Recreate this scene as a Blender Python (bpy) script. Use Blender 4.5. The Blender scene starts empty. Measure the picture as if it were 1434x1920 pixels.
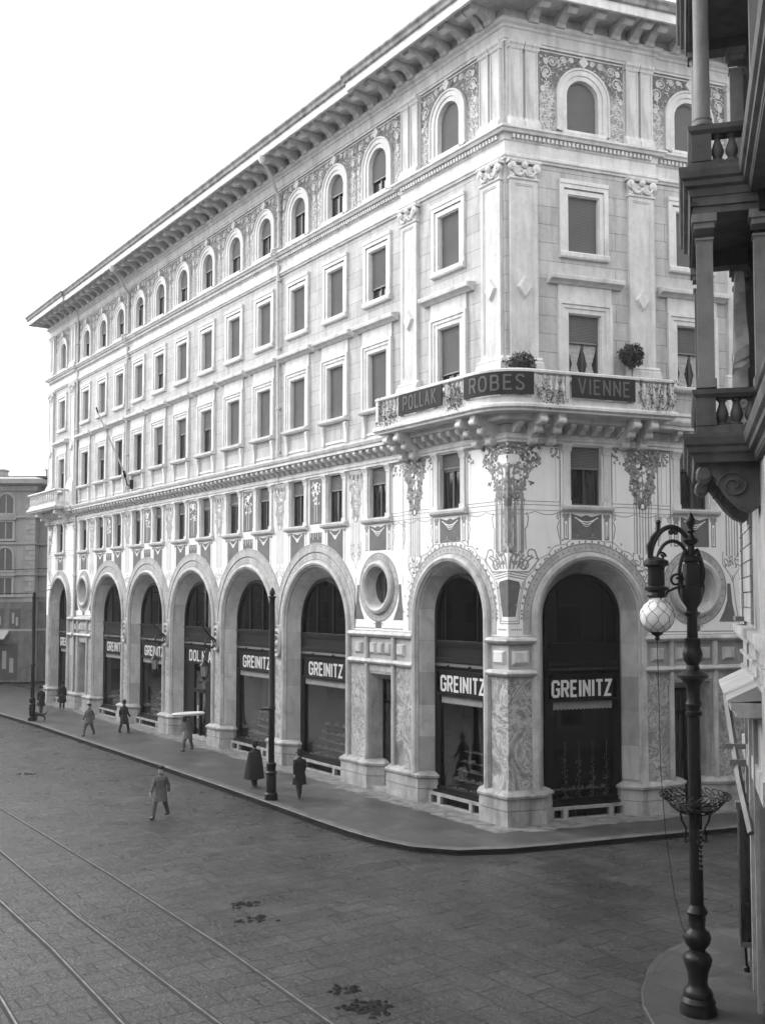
import bpy, bmesh, math, random
from math import sin, cos, pi, radians, atan2, sqrt, tan
from mathutils import Vector, Matrix
from mathutils.geometry import tessellate_polygon
random.seed(7)
scene = bpy.context.scene
col = scene.collection

# ------------------------------------------------------------------ camera
cam_d = bpy.data.cameras.new("camera")
cam = bpy.data.objects.new("camera", cam_d)
col.objects.link(cam)
cam.location = (0, 0, 7.5)
cam.rotation_euler = (radians(90 + 3.2), 0, 0)
cam_d.sensor_fit = 'HORIZONTAL'
cam_d.sensor_width = 36
cam_d.lens = 36 * 2000 / 1434
cam_d.shift_y = 48.2 / 1434
cam_d.clip_start = 0.1
cam_d.clip_end = 2000
scene.camera = cam

# ------------------------------------------------------------------ sky, sun, exposure
world = bpy.data.worlds.new("World")
scene.world = world
world.use_nodes = True
wt = world.node_tree
wt.nodes.clear()
w_out = wt.nodes.new('ShaderNodeOutputWorld')
w_bg = wt.nodes.new('ShaderNodeBackground')
w_bg.inputs['Strength'].default_value = 0.15
w_sky = wt.nodes.new('ShaderNodeTexSky')
w_sky.sky_type = 'NISHITA'
w_sky.sun_disc = False
SUN_EL, SUN_AZ = 34.0, 292.0        # azimuth clockwise from +Y: light comes from the left, a little ahead of the camera
w_sky.sun_elevation = radians(SUN_EL)
w_sky.sun_rotation = radians(SUN_AZ)
w_sky.air_density = 1.0
w_sky.dust_density = 6.0
w_bw = wt.nodes.new('ShaderNodeRGBToBW')
w_mix = wt.nodes.new('ShaderNodeMix')
w_mix.data_type = 'RGBA'
w_mix.inputs[0].default_value = 0.6      # overcast: clouds even the sky out
w_mix.inputs[7].default_value = (8.5, 8.5, 8.5, 1)
wt.links.new(w_sky.outputs[0], w_bw.inputs[0])
wt.links.new(w_bw.outputs[0], w_mix.inputs[6])
wt.links.new(w_mix.outputs[2], w_bg.inputs['Color'])
wt.links.new(w_bg.outputs[0], w_out.inputs['Surface'])

sun_d = bpy.data.lights.new("sun", 'SUN')
sun_d.energy = 0.5
sun_d.angle = radians(20)
sun_d.color = (1, 0.99, 0.98)
sun = bpy.data.objects.new("sun", sun_d)
col.objects.link(sun)
az = radians(SUN_AZ)
sdir = Vector((sin(az) * cos(radians(SUN_EL)), cos(az) * cos(radians(SUN_EL)), sin(radians(SUN_EL))))
sun.rotation_euler = sdir.to_track_quat('Z', 'Y').to_euler()
sun.location = (-30, 0, 60)

scene.view_settings.view_transform = 'Standard'
scene.view_settings.look = 'None'
scene.view_settings.exposure = 1.24
scene.view_settings.gamma = 1.0
scene.render.resolution_x, scene.render.resolution_y = 764, 1024
scene.cycles.volume_bounces = 1

# ------------------------------------------------------------------ geometry of the street corner
C = Vector((4.167, 35.494, 0))                       # corner of the palace at ground level
dL = Vector((-0.55973, 0.82868, 0)); nL = Vector((-0.82868, -0.55973, 0))
dR = Vector((0.93826, 0.34593, 0)); nR = Vector((0.34593, -0.93826, 0))
AL = atan2(dL.y, dL.x); AR = atan2(-dR.y, -dR.x)
def PL(u, o=0, z=0): return C + dL * u + nL * o + Vector((0, 0, z))
def PR(s, o=0, z=0): return C + dR * s + nR * o + Vector((0, 0, z))

# ------------------------------------------------------------------ materials
def new_mat(name):
    m = bpy.data.materials.new(name)
    m.use_nodes = True
    nt = m.node_tree
    b = nt.nodes['Principled BSDF']
    return m, nt, b
def ramp(nt, fac, stops):
    r = nt.nodes.new('ShaderNodeValToRGB')
    r.color_ramp.elements[0].position = stops[0][0]
    r.color_ramp.elements[0].color = (stops[0][1],) * 3 + (1,)
    r.color_ramp.elements[1].position = stops[-1][0]
    r.color_ramp.elements[1].color = (stops[-1][1],) * 3 + (1,)
    for p, v in stops[1:-1]:
        e = r.color_ramp.elements.new(p)
        e.color = (v, v, v, 1)
    nt.links.new(fac, r.inputs[0])
    return r.outputs[0]
def coords(nt, scale=(1, 1, 1), rot=(0, 0, 0), swap=False):
    tc = nt.nodes.new('ShaderNodeTexCoord')
    out = tc.outputs['Object']
    if swap:                                        # x, z -> x, y for wall faces
        s = nt.nodes.new('ShaderNodeSeparateXYZ'); c = nt.nodes.new('ShaderNodeCombineXYZ')
        nt.links.new(out, s.inputs[0]); nt.links.new(s.outputs[0], c.inputs[0])
        nt.links.new(s.outputs[2], c.inputs[1]); nt.links.new(s.outputs[1], c.inputs[2])
        out = c.outputs[0]
    mp = nt.nodes.new('ShaderNodeMapping')
    mp.inputs['Scale'].default_value = scale
    mp.inputs['Rotation'].default_value = rot
    nt.links.new(out, mp.inputs[0])
    return mp.outputs[0]
def noise(nt, vec, scale, detail=4, dist=0.0, rough=0.55):
    n = nt.nodes.new('ShaderNodeTexNoise')
    n.inputs['Scale'].default_value = scale
    n.inputs['Detail'].default_value = detail
    n.inputs['Distortion'].default_value = dist
    n.inputs['Roughness'].default_value = rough
    nt.links.new(vec, n.inputs['Vector'])
    return n.outputs[0]
def math_n(nt, op, a, b):
    n = nt.nodes.new('ShaderNodeMath'); n.operation = op
    for i, v in enumerate((a, b)):
        if hasattr(v, 'links'): nt.links.new(v, n.inputs[i])
        else: n.inputs[i].default_value = v
    return n.outputs[0]
def mixc(nt, fac, a, b, mode='MIX'):
    n = nt.nodes.new('ShaderNodeMix'); n.data_type = 'RGBA'; n.blend_type = mode
    for i, v in ((0, fac), (6, a), (7, b)):
        if hasattr(v, 'links'): nt.links.new(v, n.inputs[i])
        elif i == 0: n.inputs[0].default_value = v
        else: n.inputs[i].default_value = (v, v, v, 1)
    return n.outputs[2]
def bump(nt, b, h, strength=0.3, dist=0.01):
    n = nt.nodes.new('ShaderNodeBump')
    n.inputs['Strength'].default_value = strength
    n.inputs['Distance'].default_value = dist
    nt.links.new(h, n.inputs['Height'])
    nt.links.new(n.outputs[0], b.inputs['Normal'])
def stone(name, lo, hi, scale=0.9, rough=0.7, stain=0.25, bumps=0.25):
    m, nt, b = new_mat(name)
    v = coords(nt)
    big = noise(nt, v, scale, 6, 0.3)
    c = ramp(nt, big, [(0.3, lo), (0.7, hi)])
    vs = coords(nt, (1.5, 1.5, 0.22))
    st = ramp(nt, noise(nt, vs, 1.6, 7, 0.5, 0.65), [(0.44, 1.0), (0.56, 1.0 - stain * .5), (0.75, 1.0 - stain * 1.5)])
    spots = ramp(nt, noise(nt, v, 5.0, 8, 0.6, 0.7), [(0.40, 1.0), (0.72, 1.0 - stain * .6)])
    c = mixc(nt, 1.0, c, spots, 'MULTIPLY')
    c = mixc(nt, 1.0, c, st, 'MULTIPLY')
    nt.links.new(c, b.inputs['Base Color'])
    b.inputs['Roughness'].default_value = rough
    b.inputs['Specular IOR Level'].default_value = 0.3
    bump(nt, b, noise(nt, v, 14, 6), bumps, 0.01)
    return m
def plain(name, v, rough=0.6, metal=0.0, var=0.15, scale=3.0):
    m, nt, b = new_mat(name)
    n = noise(nt, coords(nt), scale, 5, 0.2)
    c = ramp(nt, n, [(0.3, v * (1 - var)), (0.7, v * (1 + var))])
    nt.links.new(c, b.inputs['Base Color'])
    b.inputs['Roughness'].default_value = rough
    b.inputs['Metallic'].default_value = metal
    bump(nt, b, noise(nt, coords(nt), 25, 4), 0.15, 0.005)
    return m
M = {}
M['stone'] = stone('pale_limestone', 0.54, 0.66)
M['stone_trim'] = stone('pale_trim_stone', 0.58, 0.70, 1.4, 0.65, 0.24)
M['pier'] = stone('weathered_pier_stone', 0.26, 0.42, 1.3, 0.6, 0.4)
M['arcade'] = stone('grey_veined_arcade_stone', 0.36, 0.54, 1.6, 0.55, 0.32)
M['gutter_metal'] = stone('soiled_gutter_metal', 0.16, 0.34, 3.0, 0.6, 0.5)
M['paintwhite'] = stone('white_fresco_ground', 0.74, 0.82, 0.7, 0.6, 0.07, 0.05)
M['grey_stone'] = stone('grey_sooty_stone', 0.045, 0.10, 1.2, 0.6, 0.4)
M['grey_light'] = stone('grey_column_stone', 0.12, 0.20, 1.2, 0.6, 0.3)
M['light_stucco'] = stone('light_rusticated_stucco', 0.28, 0.42, 1.6, 0.75, 0.4)
M['far_wall'] = stone('grey_far_stucco', 0.26, 0.32, 0.3, 0.8, 0.2)
M['far_trim'] = stone('far_trim_stone', 0.32, 0.38, 0.5, 0.8, 0.2)
M['far_dark'] = plain('far_window_dark', 0.07, 0.5)
M['shutter'] = plain('grey_roller_shutter', 0.155, 0.6, 0, 0.10, 1.2)
M['darkwood'] = plain('dark_shopfront_wood', 0.003, 0.5, 0, 0.3)
M['woodframe'] = plain('dark_window_wood', 0.05, 0.5)
M['lettering'] = plain('white_enamel_lettering', 0.58, 0.4, 0, 0.05)
M['board'] = plain('dark_sign_board', 0.028, 0.8, 0, 0.12)
M['board_letter'] = plain('grey_sign_lettering', 0.13, 0.8, 0, 0.08)
M['iron'] = plain('black_cast_iron', 0.009, 0.42, 0.0, 0.4, 5)
M['paint_grey'] = plain('grey_fresco_paint', 0.24, 0.7, 0, 0.25, 4)
M['paint_mid'] = plain('pale_grey_fresco_paint', 0.38, 0.7, 0, 0.2, 4)
M['paint_dark'] = plain('dark_fresco_paint', 0.11, 0.7, 0, 0.25, 2)
M['pipe'] = plain('painted_downpipe', 0.50, 0.5, 0, 0.1)
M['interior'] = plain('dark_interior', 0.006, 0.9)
M['goods'] = plain('pale_shop_goods', 0.55, 0.4, 0, 0.5, 9)
M['curtain'] = plain('lace_curtain', 0.35, 0.8, 0, 0.25, 10)
M['valance'] = plain('grey_blind_fabric', 0.22, 0.8, 0, 0.15)
M['foliage'] = plain('dark_box_foliage', 0.045, 0.6, 0, 0.6, 9)
M['ivy'] = plain('ivy_leaves', 0.07, 0.6, 0, 0.5, 9)
M['terracotta'] = plain('flower_pot_clay', 0.2, 0.8)
M['rail'] = plain('worn_steel_rail', 0.16, 0.42, 0.5, 0.35, 3)
M['groove'] = plain('rail_groove_dirt', 0.02, 0.9)
M['zinc'] = plain('weathered_zinc_sheet', 0.34, 0.5, 0.2, 0.2, 2)
M['cloth_dark'] = plain('dark_wool_cloth', 0.022, 0.9, 0, 0.3, 12)
M['cloth_mid'] = plain('grey_wool_cloth', 0.075, 0.9, 0, 0.25, 12)
M['cloth_light'] = plain('pale_apron_cloth', 0.35, 0.9, 0, 0.2, 12)
M['awning_cloth'] = plain('draped_canvas', 0.26, 0.85, 0, 0.25, 3)
M['skin'] = plain('skin', 0.38, 0.55, 0, 0.08)
M['hair'] = plain('dark_hair', 0.02, 0.7)
M['leather'] = plain('black_leather', 0.015, 0.4)
M['fur'] = plain('black_dog_fur', 0.02, 0.8)
M['dung'] = plain('dark_street_dirt', 0.008, 0.9, 0, 0.4, 12)

for k_ in ('dung', 'board', 'board_letter', 'darkwood', 'interior', 'iron', 'cloth_dark'):
    M[k_].node_tree.nodes['Principled BSDF'].inputs['Specular IOR Level'].default_value = 0.22

# ashlar wall: thin joints and blocks of slightly different tone
def mk_ashlar():
    m, nt, b = new_mat('ashlar_limestone')
    v = coords(nt, swap=True)
    br = nt.nodes.new('ShaderNodeTexBrick')
    br.inputs['Scale'].default_value = 1.0
    br.inputs['Brick Width'].default_value = 4.3
    br.inputs['Row Height'].default_value = 0.635
    br.inputs['Mortar Size'].default_value = 0.009
    br.inputs['Mortar Smooth'].default_value = 0.1
    br.inputs['Color1'].default_value = (0.43, 0.43, 0.43, 1)
    br.inputs['Color2'].default_value = (0.50, 0.50, 0.50, 1)
    br.inputs['Mortar'].default_value = (0.20, 0.20, 0.20, 1)
    nt.links.new(v, br.inputs['Vector'])
    st = ramp(nt, noise(nt, coords(nt, (1.6, 1.6, 0.22)), 1.6, 8, 0.5, 0.65), [(0.40, 1.04), (0.55, 0.9), (0.75, 0.66)])
    st = mixc(nt, 1.0, st, ramp(nt, noise(nt, coords(nt), 4.0, 8, 0.4, 0.7), [(0.35, 1.04), (0.7, 0.84)]), 'MULTIPLY')
    c = mixc(nt, 1.0, br.outputs['Color'], st, 'MULTIPLY')
    nt.links.new(c, b.inputs['Base Color'])
    b.inputs['Roughness'].default_value = 0.75
    b.inputs['Specular IOR Level'].default_value = 0.25
    inv = math_n(nt, 'MULTIPLY', br.outputs['Fac'], -1.0)
    bump(nt, b, inv, 0.6, 0.015)
    return m
M['ashlar'] = mk_ashlar()
def mk_pier_ashlar():
    m, nt, b = new_mat('pier_stone_blocks')
    v = coords(nt, swap=True)
    br = nt.nodes.new('ShaderNodeTexBrick')
    br.inputs['Scale'].default_value = 1.0
    br.inputs['Brick Width'].default_value = 3.1
    br.inputs['Row Height'].default_value = 1.18
    br.inputs['Mortar Size'].default_value = 0.008
    br.inputs['Color1'].default_value = (0.26, 0.26, 0.26, 1)
    br.inputs['Color2'].default_value = (0.44, 0.44, 0.44, 1)
    br.inputs['Mortar'].default_value = (0.25, 0.25, 0.25, 1)
    nt.links.new(v, br.inputs['Vector'])
    st = ramp(nt, noise(nt, coords(nt, (1, 1, 0.5)), 2.2, 7, 0.8), [(0.38, 1.0), (0.72, 0.68)])
    c = mixc(nt, 1.0, br.outputs['Color'], st, 'MULTIPLY')
    nt.links.new(c, b.inputs['Base Color'])
    b.inputs['Roughness'].default_value = 0.55
    bump(nt, b, noise(nt, coords(nt), 12, 5), 0.2, 0.01)
    return m
M['pierblocks'] = mk_pier_ashlar()
def mk_marble():
    m, nt, b = new_mat('veined_marble')
    v = coords(nt, (1, 1, 0.75))
    n1 = noise(nt, v, 0.9, 10, 1.5, 0.64)
    c = ramp(nt, n1, [(0.28, 0.10), (0.42, 0.26), (0.485, 0.50), (0.515, 0.14), (0.55, 0.42), (0.62, 0.20), (0.75, 0.46)])
    n2 = ramp(nt, noise(nt, v, 5.5, 7, 1.6), [(0.4, 0.85), (0.6, 1.08)])
    c = mixc(nt, 1.0, c, n2, 'MULTIPLY')
    nt.links.new(c, b.inputs['Base Color'])
    b.inputs['Roughness'].default_value = 0.35
    return m
M['marble'] = mk_marble()
def mk_frieze():
    m, nt, b = new_mat('painted_frieze_ground')
    v = coords(nt)
    sx = nt.nodes.new('ShaderNodeSeparateXYZ'); nt.links.new(v, sx.inputs[0])
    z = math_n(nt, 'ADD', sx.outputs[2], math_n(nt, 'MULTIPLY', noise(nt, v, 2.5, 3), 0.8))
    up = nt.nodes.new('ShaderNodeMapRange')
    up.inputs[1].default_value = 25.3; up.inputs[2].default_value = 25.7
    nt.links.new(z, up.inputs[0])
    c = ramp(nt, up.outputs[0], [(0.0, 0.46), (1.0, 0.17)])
    g = ramp(nt, noise(nt, v, 9, 5, 1.0), [(0.4, 0.6), (0.6, 1.25)])
    nt.links.new(mixc(nt, 1.0, c, g, 'MULTIPLY'), b.inputs['Base Color'])
    b.inputs['Roughness'].default_value = 0.75
    return m
M['frieze'] = mk_frieze()
def mk_glass(name, alpha):
    m = bpy.data.materials.new(name); m.use_nodes = True
    nt = m.node_tree; nt.nodes.clear()
    o = nt.nodes.new('ShaderNodeOutputMaterial')
    t = nt.nodes.new('ShaderNodeBsdfTransparent'); t.inputs[0].default_value = (alpha, alpha, alpha, 1)
    g = nt.nodes.new('ShaderNodeBsdfGlossy'); g.inputs['Roughness'].default_value = 0.03
    f = nt.nodes.new('ShaderNodeFresnel'); f.inputs[0].default_value = 1.5
    mx = nt.nodes.new('ShaderNodeMixShader')
    nt.links.new(f.outputs[0], mx.inputs[0]); nt.links.new(t.outputs[0], mx.inputs[1])
    nt.links.new(g.outputs[0], mx.inputs[2]); nt.links.new(mx.outputs[0], o.inputs[0])
    return m
M['shopglass'] = mk_glass('shop_glass', 0.75)
def mk_pane():
    m, nt, b = new_mat('dark_window_pane')
    v = coords(nt, (3, 1, 0.25))
    c = ramp(nt, noise(nt, v, 3.0, 3), [(0.4, 0.012), (0.65, 0.07)])
    nt.links.new(c, b.inputs['Base Color'])
    b.inputs['Roughness'].default_value = 0.06
    b.inputs['Specular IOR Level'].default_value = 0.5
    return m
M['pane'] = mk_pane()
def mk_globe():
    m, nt, b = new_mat('opal_glass')
    b.inputs['Base Color'].default_value = (0.62, 0.62, 0.62, 1)
    b.inputs['Roughness'].default_value = 0.12
    b.inputs['Subsurface Weight'].default_value = 0.0
    return m
M['opal'] = mk_globe()
def mk_street():
    m, nt, b = new_mat('street_paving')
    a = AL + pi / 2
    v = coords(nt, rot=(0, 0, -a))
    def brick(vec, bw, rh, ms, c1, c2, mo):
        br = nt.nodes.new('ShaderNodeTexBrick')
        br.inputs['Scale'].default_value = 1.0
        br.inputs['Brick Width'].default_value = bw
        br.inputs['Row Height'].default_value = rh
        br.inputs['Mortar Size'].default_value = ms
        br.inputs['Mortar Smooth'].default_value = 0.4
        br.inputs['Color1'].default_value = (c1,) * 3 + (1,)
        br.inputs['Color2'].default_value = (c2,) * 3 + (1,)
        br.inputs['Mortar'].default_value = (mo,) * 3 + (1,)
        wob = nt.nodes.new('ShaderNodeTexNoise'); wob.inputs['Scale'].default_value = 0.9
        nt.links.new(vec, wob.inputs['Vector'])
        vv = nt.nodes.new('ShaderNodeVectorMath'); vv.operation = 'MULTIPLY_ADD'
        vv.inputs[1].default_value = (0.18, 0.18, 0)
        nt.links.new(wob.outputs[1], vv.inputs[0]); nt.links.new(vec, vv.inputs[2])
        nt.links.new(vv.outputs[0], br.inputs['Vector'])
        return br
    b1 = brick(v, 0.95, 0.60, 0.018, 0.024, 0.036, 0.006)
    v2 = coords(nt, rot=(0, 0, -atan2(nR.y, nR.x) - 0.25))
    b2 = brick(v2, 1.3, 0.75, 0.018, 0.024, 0.036, 0.006)
    # region right of the corner is laid square to the other kerb
    tc = coords(nt)
    s = nt.nodes.new('ShaderNodeSeparateXYZ'); nt.links.new(tc, s.inputs[0])
    k = math_n(nt, 'ADD', s.outputs[0], math_n(nt, 'MULTIPLY', noise(nt, tc, 0.6, 2), 1.5))
    fac = nt.nodes.new('ShaderNodeMapRange')
    fac.inputs[1].default_value = 1.6; fac.inputs[2].default_value = 2.4
    nt.links.new(k, fac.inputs[0])
    c = mixc(nt, fac.outputs[0], b1.outputs['Color'], b2.outputs['Color'])
    big = ramp(nt, noise(nt, tc, 0.28, 6, 0.8), [(0.3, 0.66), (0.7, 1.5)])
    c = mixc(nt, 1.0, c, big, 'MULTIPLY')
    fine = ramp(nt, noise(nt, tc, 11.0, 9, 0.3, 0.8), [(0.3, 0.45), (0.5, 0.95), (0.7, 1.9)])
    c = mixc(nt, 1.0, c, fine, 'MULTIPLY')
    nt.links.new(c, b.inputs['Base Color'])
    r = ramp(nt, noise(nt, tc, 1.3, 6, 0.5), [(0.3, 0.22), (0.7, 0.46)])
    nt.links.new(r, b.inputs['Roughness'])
    b.inputs['Specular IOR Level'].default_value = 0.5
    f2 = mixc(nt, fac.outputs[0], b1.outputs['Fac'], b2.outputs['Fac'])
    bw = nt.nodes.new('ShaderNodeRGBToBW'); nt.links.new(f2, bw.inputs[0])
    h = math_n(nt, 'ADD', math_n(nt, 'MULTIPLY', bw.outputs[0], -0.8), noise(nt, tc, 9, 7, 0.3, 0.65))
    bump(nt, b, h, 1.0, 0.04)
    return m
M['street'] = mk_street()
def mk_pavement():
    m, nt, b = new_mat('pavement_slabs')
    tc = coords(nt)
    c = ramp(nt, noise(nt, tc, 0.7, 7, 1.0), [(0.35, 0.036), (0.60, 0.055), (0.76, 0.11)])
    br = nt.nodes.new('ShaderNodeTexBrick')
    nt.links.new(coords(nt, rot=(0, 0, -AL)), br.inputs['Vector'])
    br.inputs['Scale'].default_value = 1.0; br.inputs['Brick Width'].default_value = 1.5; br.inputs['Row Height'].default_value = 0.9
    br.inputs['Mortar Size'].default_value = 0.012; br.inputs['Color1'].default_value = (.85,) * 3 + (1,); br.inputs['Color2'].default_value = (1.15,) * 3 + (1,)
    br.inputs['Mortar'].default_value = (.35,) * 3 + (1,)
    c = mixc(nt, 1.0, c, br.outputs['Color'], 'MULTIPLY')
    fine = ramp(nt, noise(nt, tc, 9.0, 6), [(0.3, 0.85), (0.7, 1.15)])
    c = mixc(nt, 1.0, c, fine, 'MULTIPLY')
    nt.links.new(c, b.inputs['Base Color'])
    b.inputs['Roughness'].default_value = 0.5
    bump(nt, b, noise(nt, tc, 10, 6), 0.3, 0.01)
    return m
M['pavement'] = mk_pavement()
M['drypave'] = stone('dry_pale_paving', 0.12, 0.26, 2.5, 0.7, 0.5)
M['kerb'] = stone('kerb_stone', 0.08, 0.14, 1.5, 0.5, 0.3)
M['kerb_shade'] = plain('shaded_kerb_face', 0.010, 0.9)  # shadow on the kerb's street face, put into a near-black colour

M['kerb_shade'].node_tree.nodes['Principled BSDF'].inputs['Specular IOR Level'].default_value = 0.1

# ------------------------------------------------------------------ mesh helpers
class MB:
    def __init__(s): s.v = []; s.f = []; s.m = []; s.mi = 0
    def add(s, vs, fs):
        n = len(s.v); s.v += [tuple(p) for p in vs]
        s.f += [tuple(n + i for i in f) for f in fs]; s.m += [s.mi] * len(fs)
    def box(s, x0, x1, y0, y1, z0, z1):
        s.add([(x0, y0, z0), (x1, y0, z0), (x1, y1, z0), (x0, y1, z0), (x0, y0, z1), (x1, y0, z1), (x1, y1, z1), (x0, y1, z1)],
              [(0, 3, 2, 1), (4, 5, 6, 7), (0, 1, 5, 4), (1, 2, 6, 5), (2, 3, 7, 6), (3, 0, 4, 7)])
    def cbox(s, x, y, z, w, d, h): s.box(x - w / 2, x + w / 2, y - d / 2, y + d / 2, z, z + h)
    def extrude(s, poly, axis, a, b):
        """poly of 2D points extruded along axis: 'x' -> (y,z), 'y' -> (x,z), 'z' -> (x,y)"""
        def P(p, t):
            return (t, p[0], p[1]) if axis == 'x' else ((p[0], t, p[1]) if axis == 'y' else (p[0], p[1], t))
        n = len(poly)
        vs = [P(p, a) for p in poly] + [P(p, b) for p in poly]
        fs = [(i, (i + 1) % n, n + (i + 1) % n, n + i) for i in range(n)]
        fs += [tuple(range(n - 1, -1, -1)), tuple(range(n, 2 * n))]
        s.add(vs, fs)
    def lathe(s, prof, c=(0, 0, 0), n=12, axis='z'):
        vs = []; fs = []
        for r, z in prof:
            for k in range(n):
                a = 2 * pi * k / n
                p = (r * cos(a), r * sin(a), z)
                if axis == 'y': p = (r * cos(a), z, r * sin(a))
                if axis == 'x': p = (z, r * cos(a), r * sin(a))
                vs.append((c[0] + p[0], c[1] + p[1], c[2] + p[2]))
        for i in range(len(prof) - 1):
            for k in range(n):
                fs.append((i * n + k, i * n + (k + 1) % n, (i + 1) * n + (k + 1) % n, (i + 1) * n + k))
        fs.append(tuple(range(n - 1, -1, -1))); fs.append(tuple(len(vs) - n + k for k in range(n)))
        s.add(vs, fs)
    def tube(s, pts, r, n=8, closed=False):
        pts = [Vector(p) for p in pts]
        rs = r if isinstance(r, (list, tuple)) else [r] * len(pts)
        vs = []; fs = []; m = len(pts); up = Vector((0, 0, 1)); prev = None
        for i, p in enumerate(pts):
            if closed: t = pts[(i + 1) % m] - pts[i - 1]
            else: t = pts[min(i + 1, m - 1)] - pts[max(i - 1, 0)]
            t.normalize()
            a = prev - t * prev.dot(t) if prev is not None else t.cross(up)
            if a.length < 1e-4: a = t.cross(Vector((1, 0, 0)))
            a.normalize(); prev = a; b = t.cross(a)
            for k in range(n):
                w = 2 * pi * k / n
                vs.append(p + (a * cos(w) + b * sin(w)) * rs[i])
        for i in range(m if closed else m - 1):
            j = (i + 1) % m
            for k in range(n): fs.append((i * n + k, i * n + (k + 1) % n, j * n + (k + 1) % n, j * n + k))
        if not closed: fs.append(tuple(range(n - 1, -1, -1))); fs.append(tuple((m - 1) * n + k for k in range(n)))
        s.add(vs, fs)
    def sheet(s, outer, holes, y):
        loops = [[Vector((p[0], p[1], 0)) for p in outer]] + [[Vector((p[0], p[1], 0)) for p in h] for h in holes]
        flat = [p for l in loops for p in l]
        tris = tessellate_polygon(loops)
        T = []
        for t in tris:
            a, b, c = (flat[i] for i in t)
            T.append(t if (b - a).cross(c - a).z < 0 else t[::-1])
        s.add([(p.x, y, p.y) for p in flat], T)
    def strip(s, A, B, closed=False):
        n = len(A); vs = list(A) + list(B)
        fs = [(i, (i + 1) % n, n + (i + 1) % n, n + i) for i in range(n if closed else n - 1)]
        s.add(vs, fs)
    def ribbon(s, pts, w, y, closed=False):
        n = len(pts); A = []; B = []
        P = [Vector((p[0], p[1])) for p in pts]
        for i in range(n):
            if closed: a, c = P[i - 1], P[(i + 1) % n]
            else: a, c = P[max(i - 1, 0)], P[min(i + 1, n - 1)]
            d1 = (P[i] - a); d2 = (c - P[i])
            if d1.length < 1e-6: d1 = d2
            if d2.length < 1e-6: d2 = d1
            d1.normalize(); d2.normalize()
            n1 = Vector((-d1.y, d1.x)); n2 = Vector((-d2.y, d2.x))
            m = n1 + n2
            if m.length < 1e-3: m = n1
            m.normalize(); k = 1 / max(0.45, m.dot(n1))
            A.append((P[i].x + m.x * w / 2 * k, y, P[i].y + m.y * w / 2 * k))
            B.append((P[i].x - m.x * w / 2 * k, y, P[i].y - m.y * w / 2 * k))
        s.strip(A, B, closed)
    def disc(s, x, z, rx, rz, y, n=8, rot=0.0):
        vs = []
        for k in range(n):
            a = 2 * pi * k / n
            px, pz = rx * cos(a), rz * sin(a)
            vs.append((x + px * cos(rot) - pz * sin(rot), y, z + px * sin(rot) + pz * cos(rot)))
        s.add(vs, [tuple(range(n))])
    def leaf(s, c, size, flat=None):
        c = Vector(c)
        a = Vector((random.gauss(0, 1), random.gauss(0, 1), random.gauss(0, 1))).normalized()
        b = a.cross(Vector((random.gauss(0, 1), random.gauss(0, 1), random.gauss(0, 1)))).normalized()
        s.add([c - a * size, c + b * size * 0.45, c + a * size, c - b * size * 0.45], [(0, 1, 2, 3)])
    def mapped(s, fn): s.v = [tuple(fn(Vector(p))) for p in s.v]; return s

def groups_of(mb, key):
    """split the faces of a mesh builder into several, by a key of the face"""
    out = {}
    for f, m in zip(mb.f, mb.m):
        k = key(f); o = out.setdefault(k, (MB(), {}))
        idx = []
        for i in f:
            if i not in o[1]: o[1][i] = len(o[0].v); o[0].v.append(mb.v[i])
            idx.append(o[1][i])
        o[0].f.append(tuple(idx)); o[0].m.append(m)
    return [o[0] for k, o in sorted(out.items())]
def islands(mb):
    par = list(range(len(mb.v)))
    def find(i):
        while par[i] != i: par[i] = par[par[i]]; i = par[i]
        return i
    for f in mb.f:
        for i in f[1:]: par[find(i)] = find(f[0])
    return groups_of(mb, lambda f: find(f[0]))
def by_bay(mb):
    def key(f):
        x = sum(abs(mb.v[i][0]) for i in f) / len(f)
        return int((x - 6.05) / 3.225 + 10)
    return groups_of(mb, key)
def link(o, parent=None):
    col.objects.link(o)
    if parent is not None: o.parent = parent
    return o
def obj(name, mb, mats, parent=None, loc=(0, 0, 0), rz=0.0, smooth=False, fix=True):
    if not isinstance(mats, (list, tuple)): mats = [mats]
    assert all(max(f) < len(mb.v) for f in mb.f), name
    me = bpy.data.meshes.new(name)
    me.from_pydata(mb.v, [], mb.f)
    for m in mats: me.materials.append(m)
    if len(mats) > 1: me.polygons.foreach_set('material_index', mb.m)
    if fix:
        bm = bmesh.new(); bm.from_mesh(me)
        bmesh.ops.recalc_face_normals(bm, faces=bm.faces)
        bm.to_mesh(me); bm.free()
    if smooth:
        me.polygons.foreach_set('use_smooth', [True] * len(me.polygons))
        try: me.set_sharp_from_angle(angle=radians(40))
        except Exception: pass
    me.update()
    o = bpy.data.objects.new(name, me)
    o.location = loc; o.rotation_euler = (0, 0, rz)
    return link(o, parent)
def thing(name, label, cat, loc=(0, 0, 0), rz=0.0, group=None):
    o = bpy.data.objects.new(name, None)
    o.empty_display_size = 0.3
    o.location = loc; o.rotation_euler = (0, 0, rz)
    col.objects.link(o)
    return tag(o, label, cat, group)
def tag(o, label=None, cat=None, group=None, kind=None):
    if label: o['label'] = label
    if cat: o['category'] = cat
    if group: o['group'] = group
    if kind: o['kind'] = kind
    return o

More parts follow.
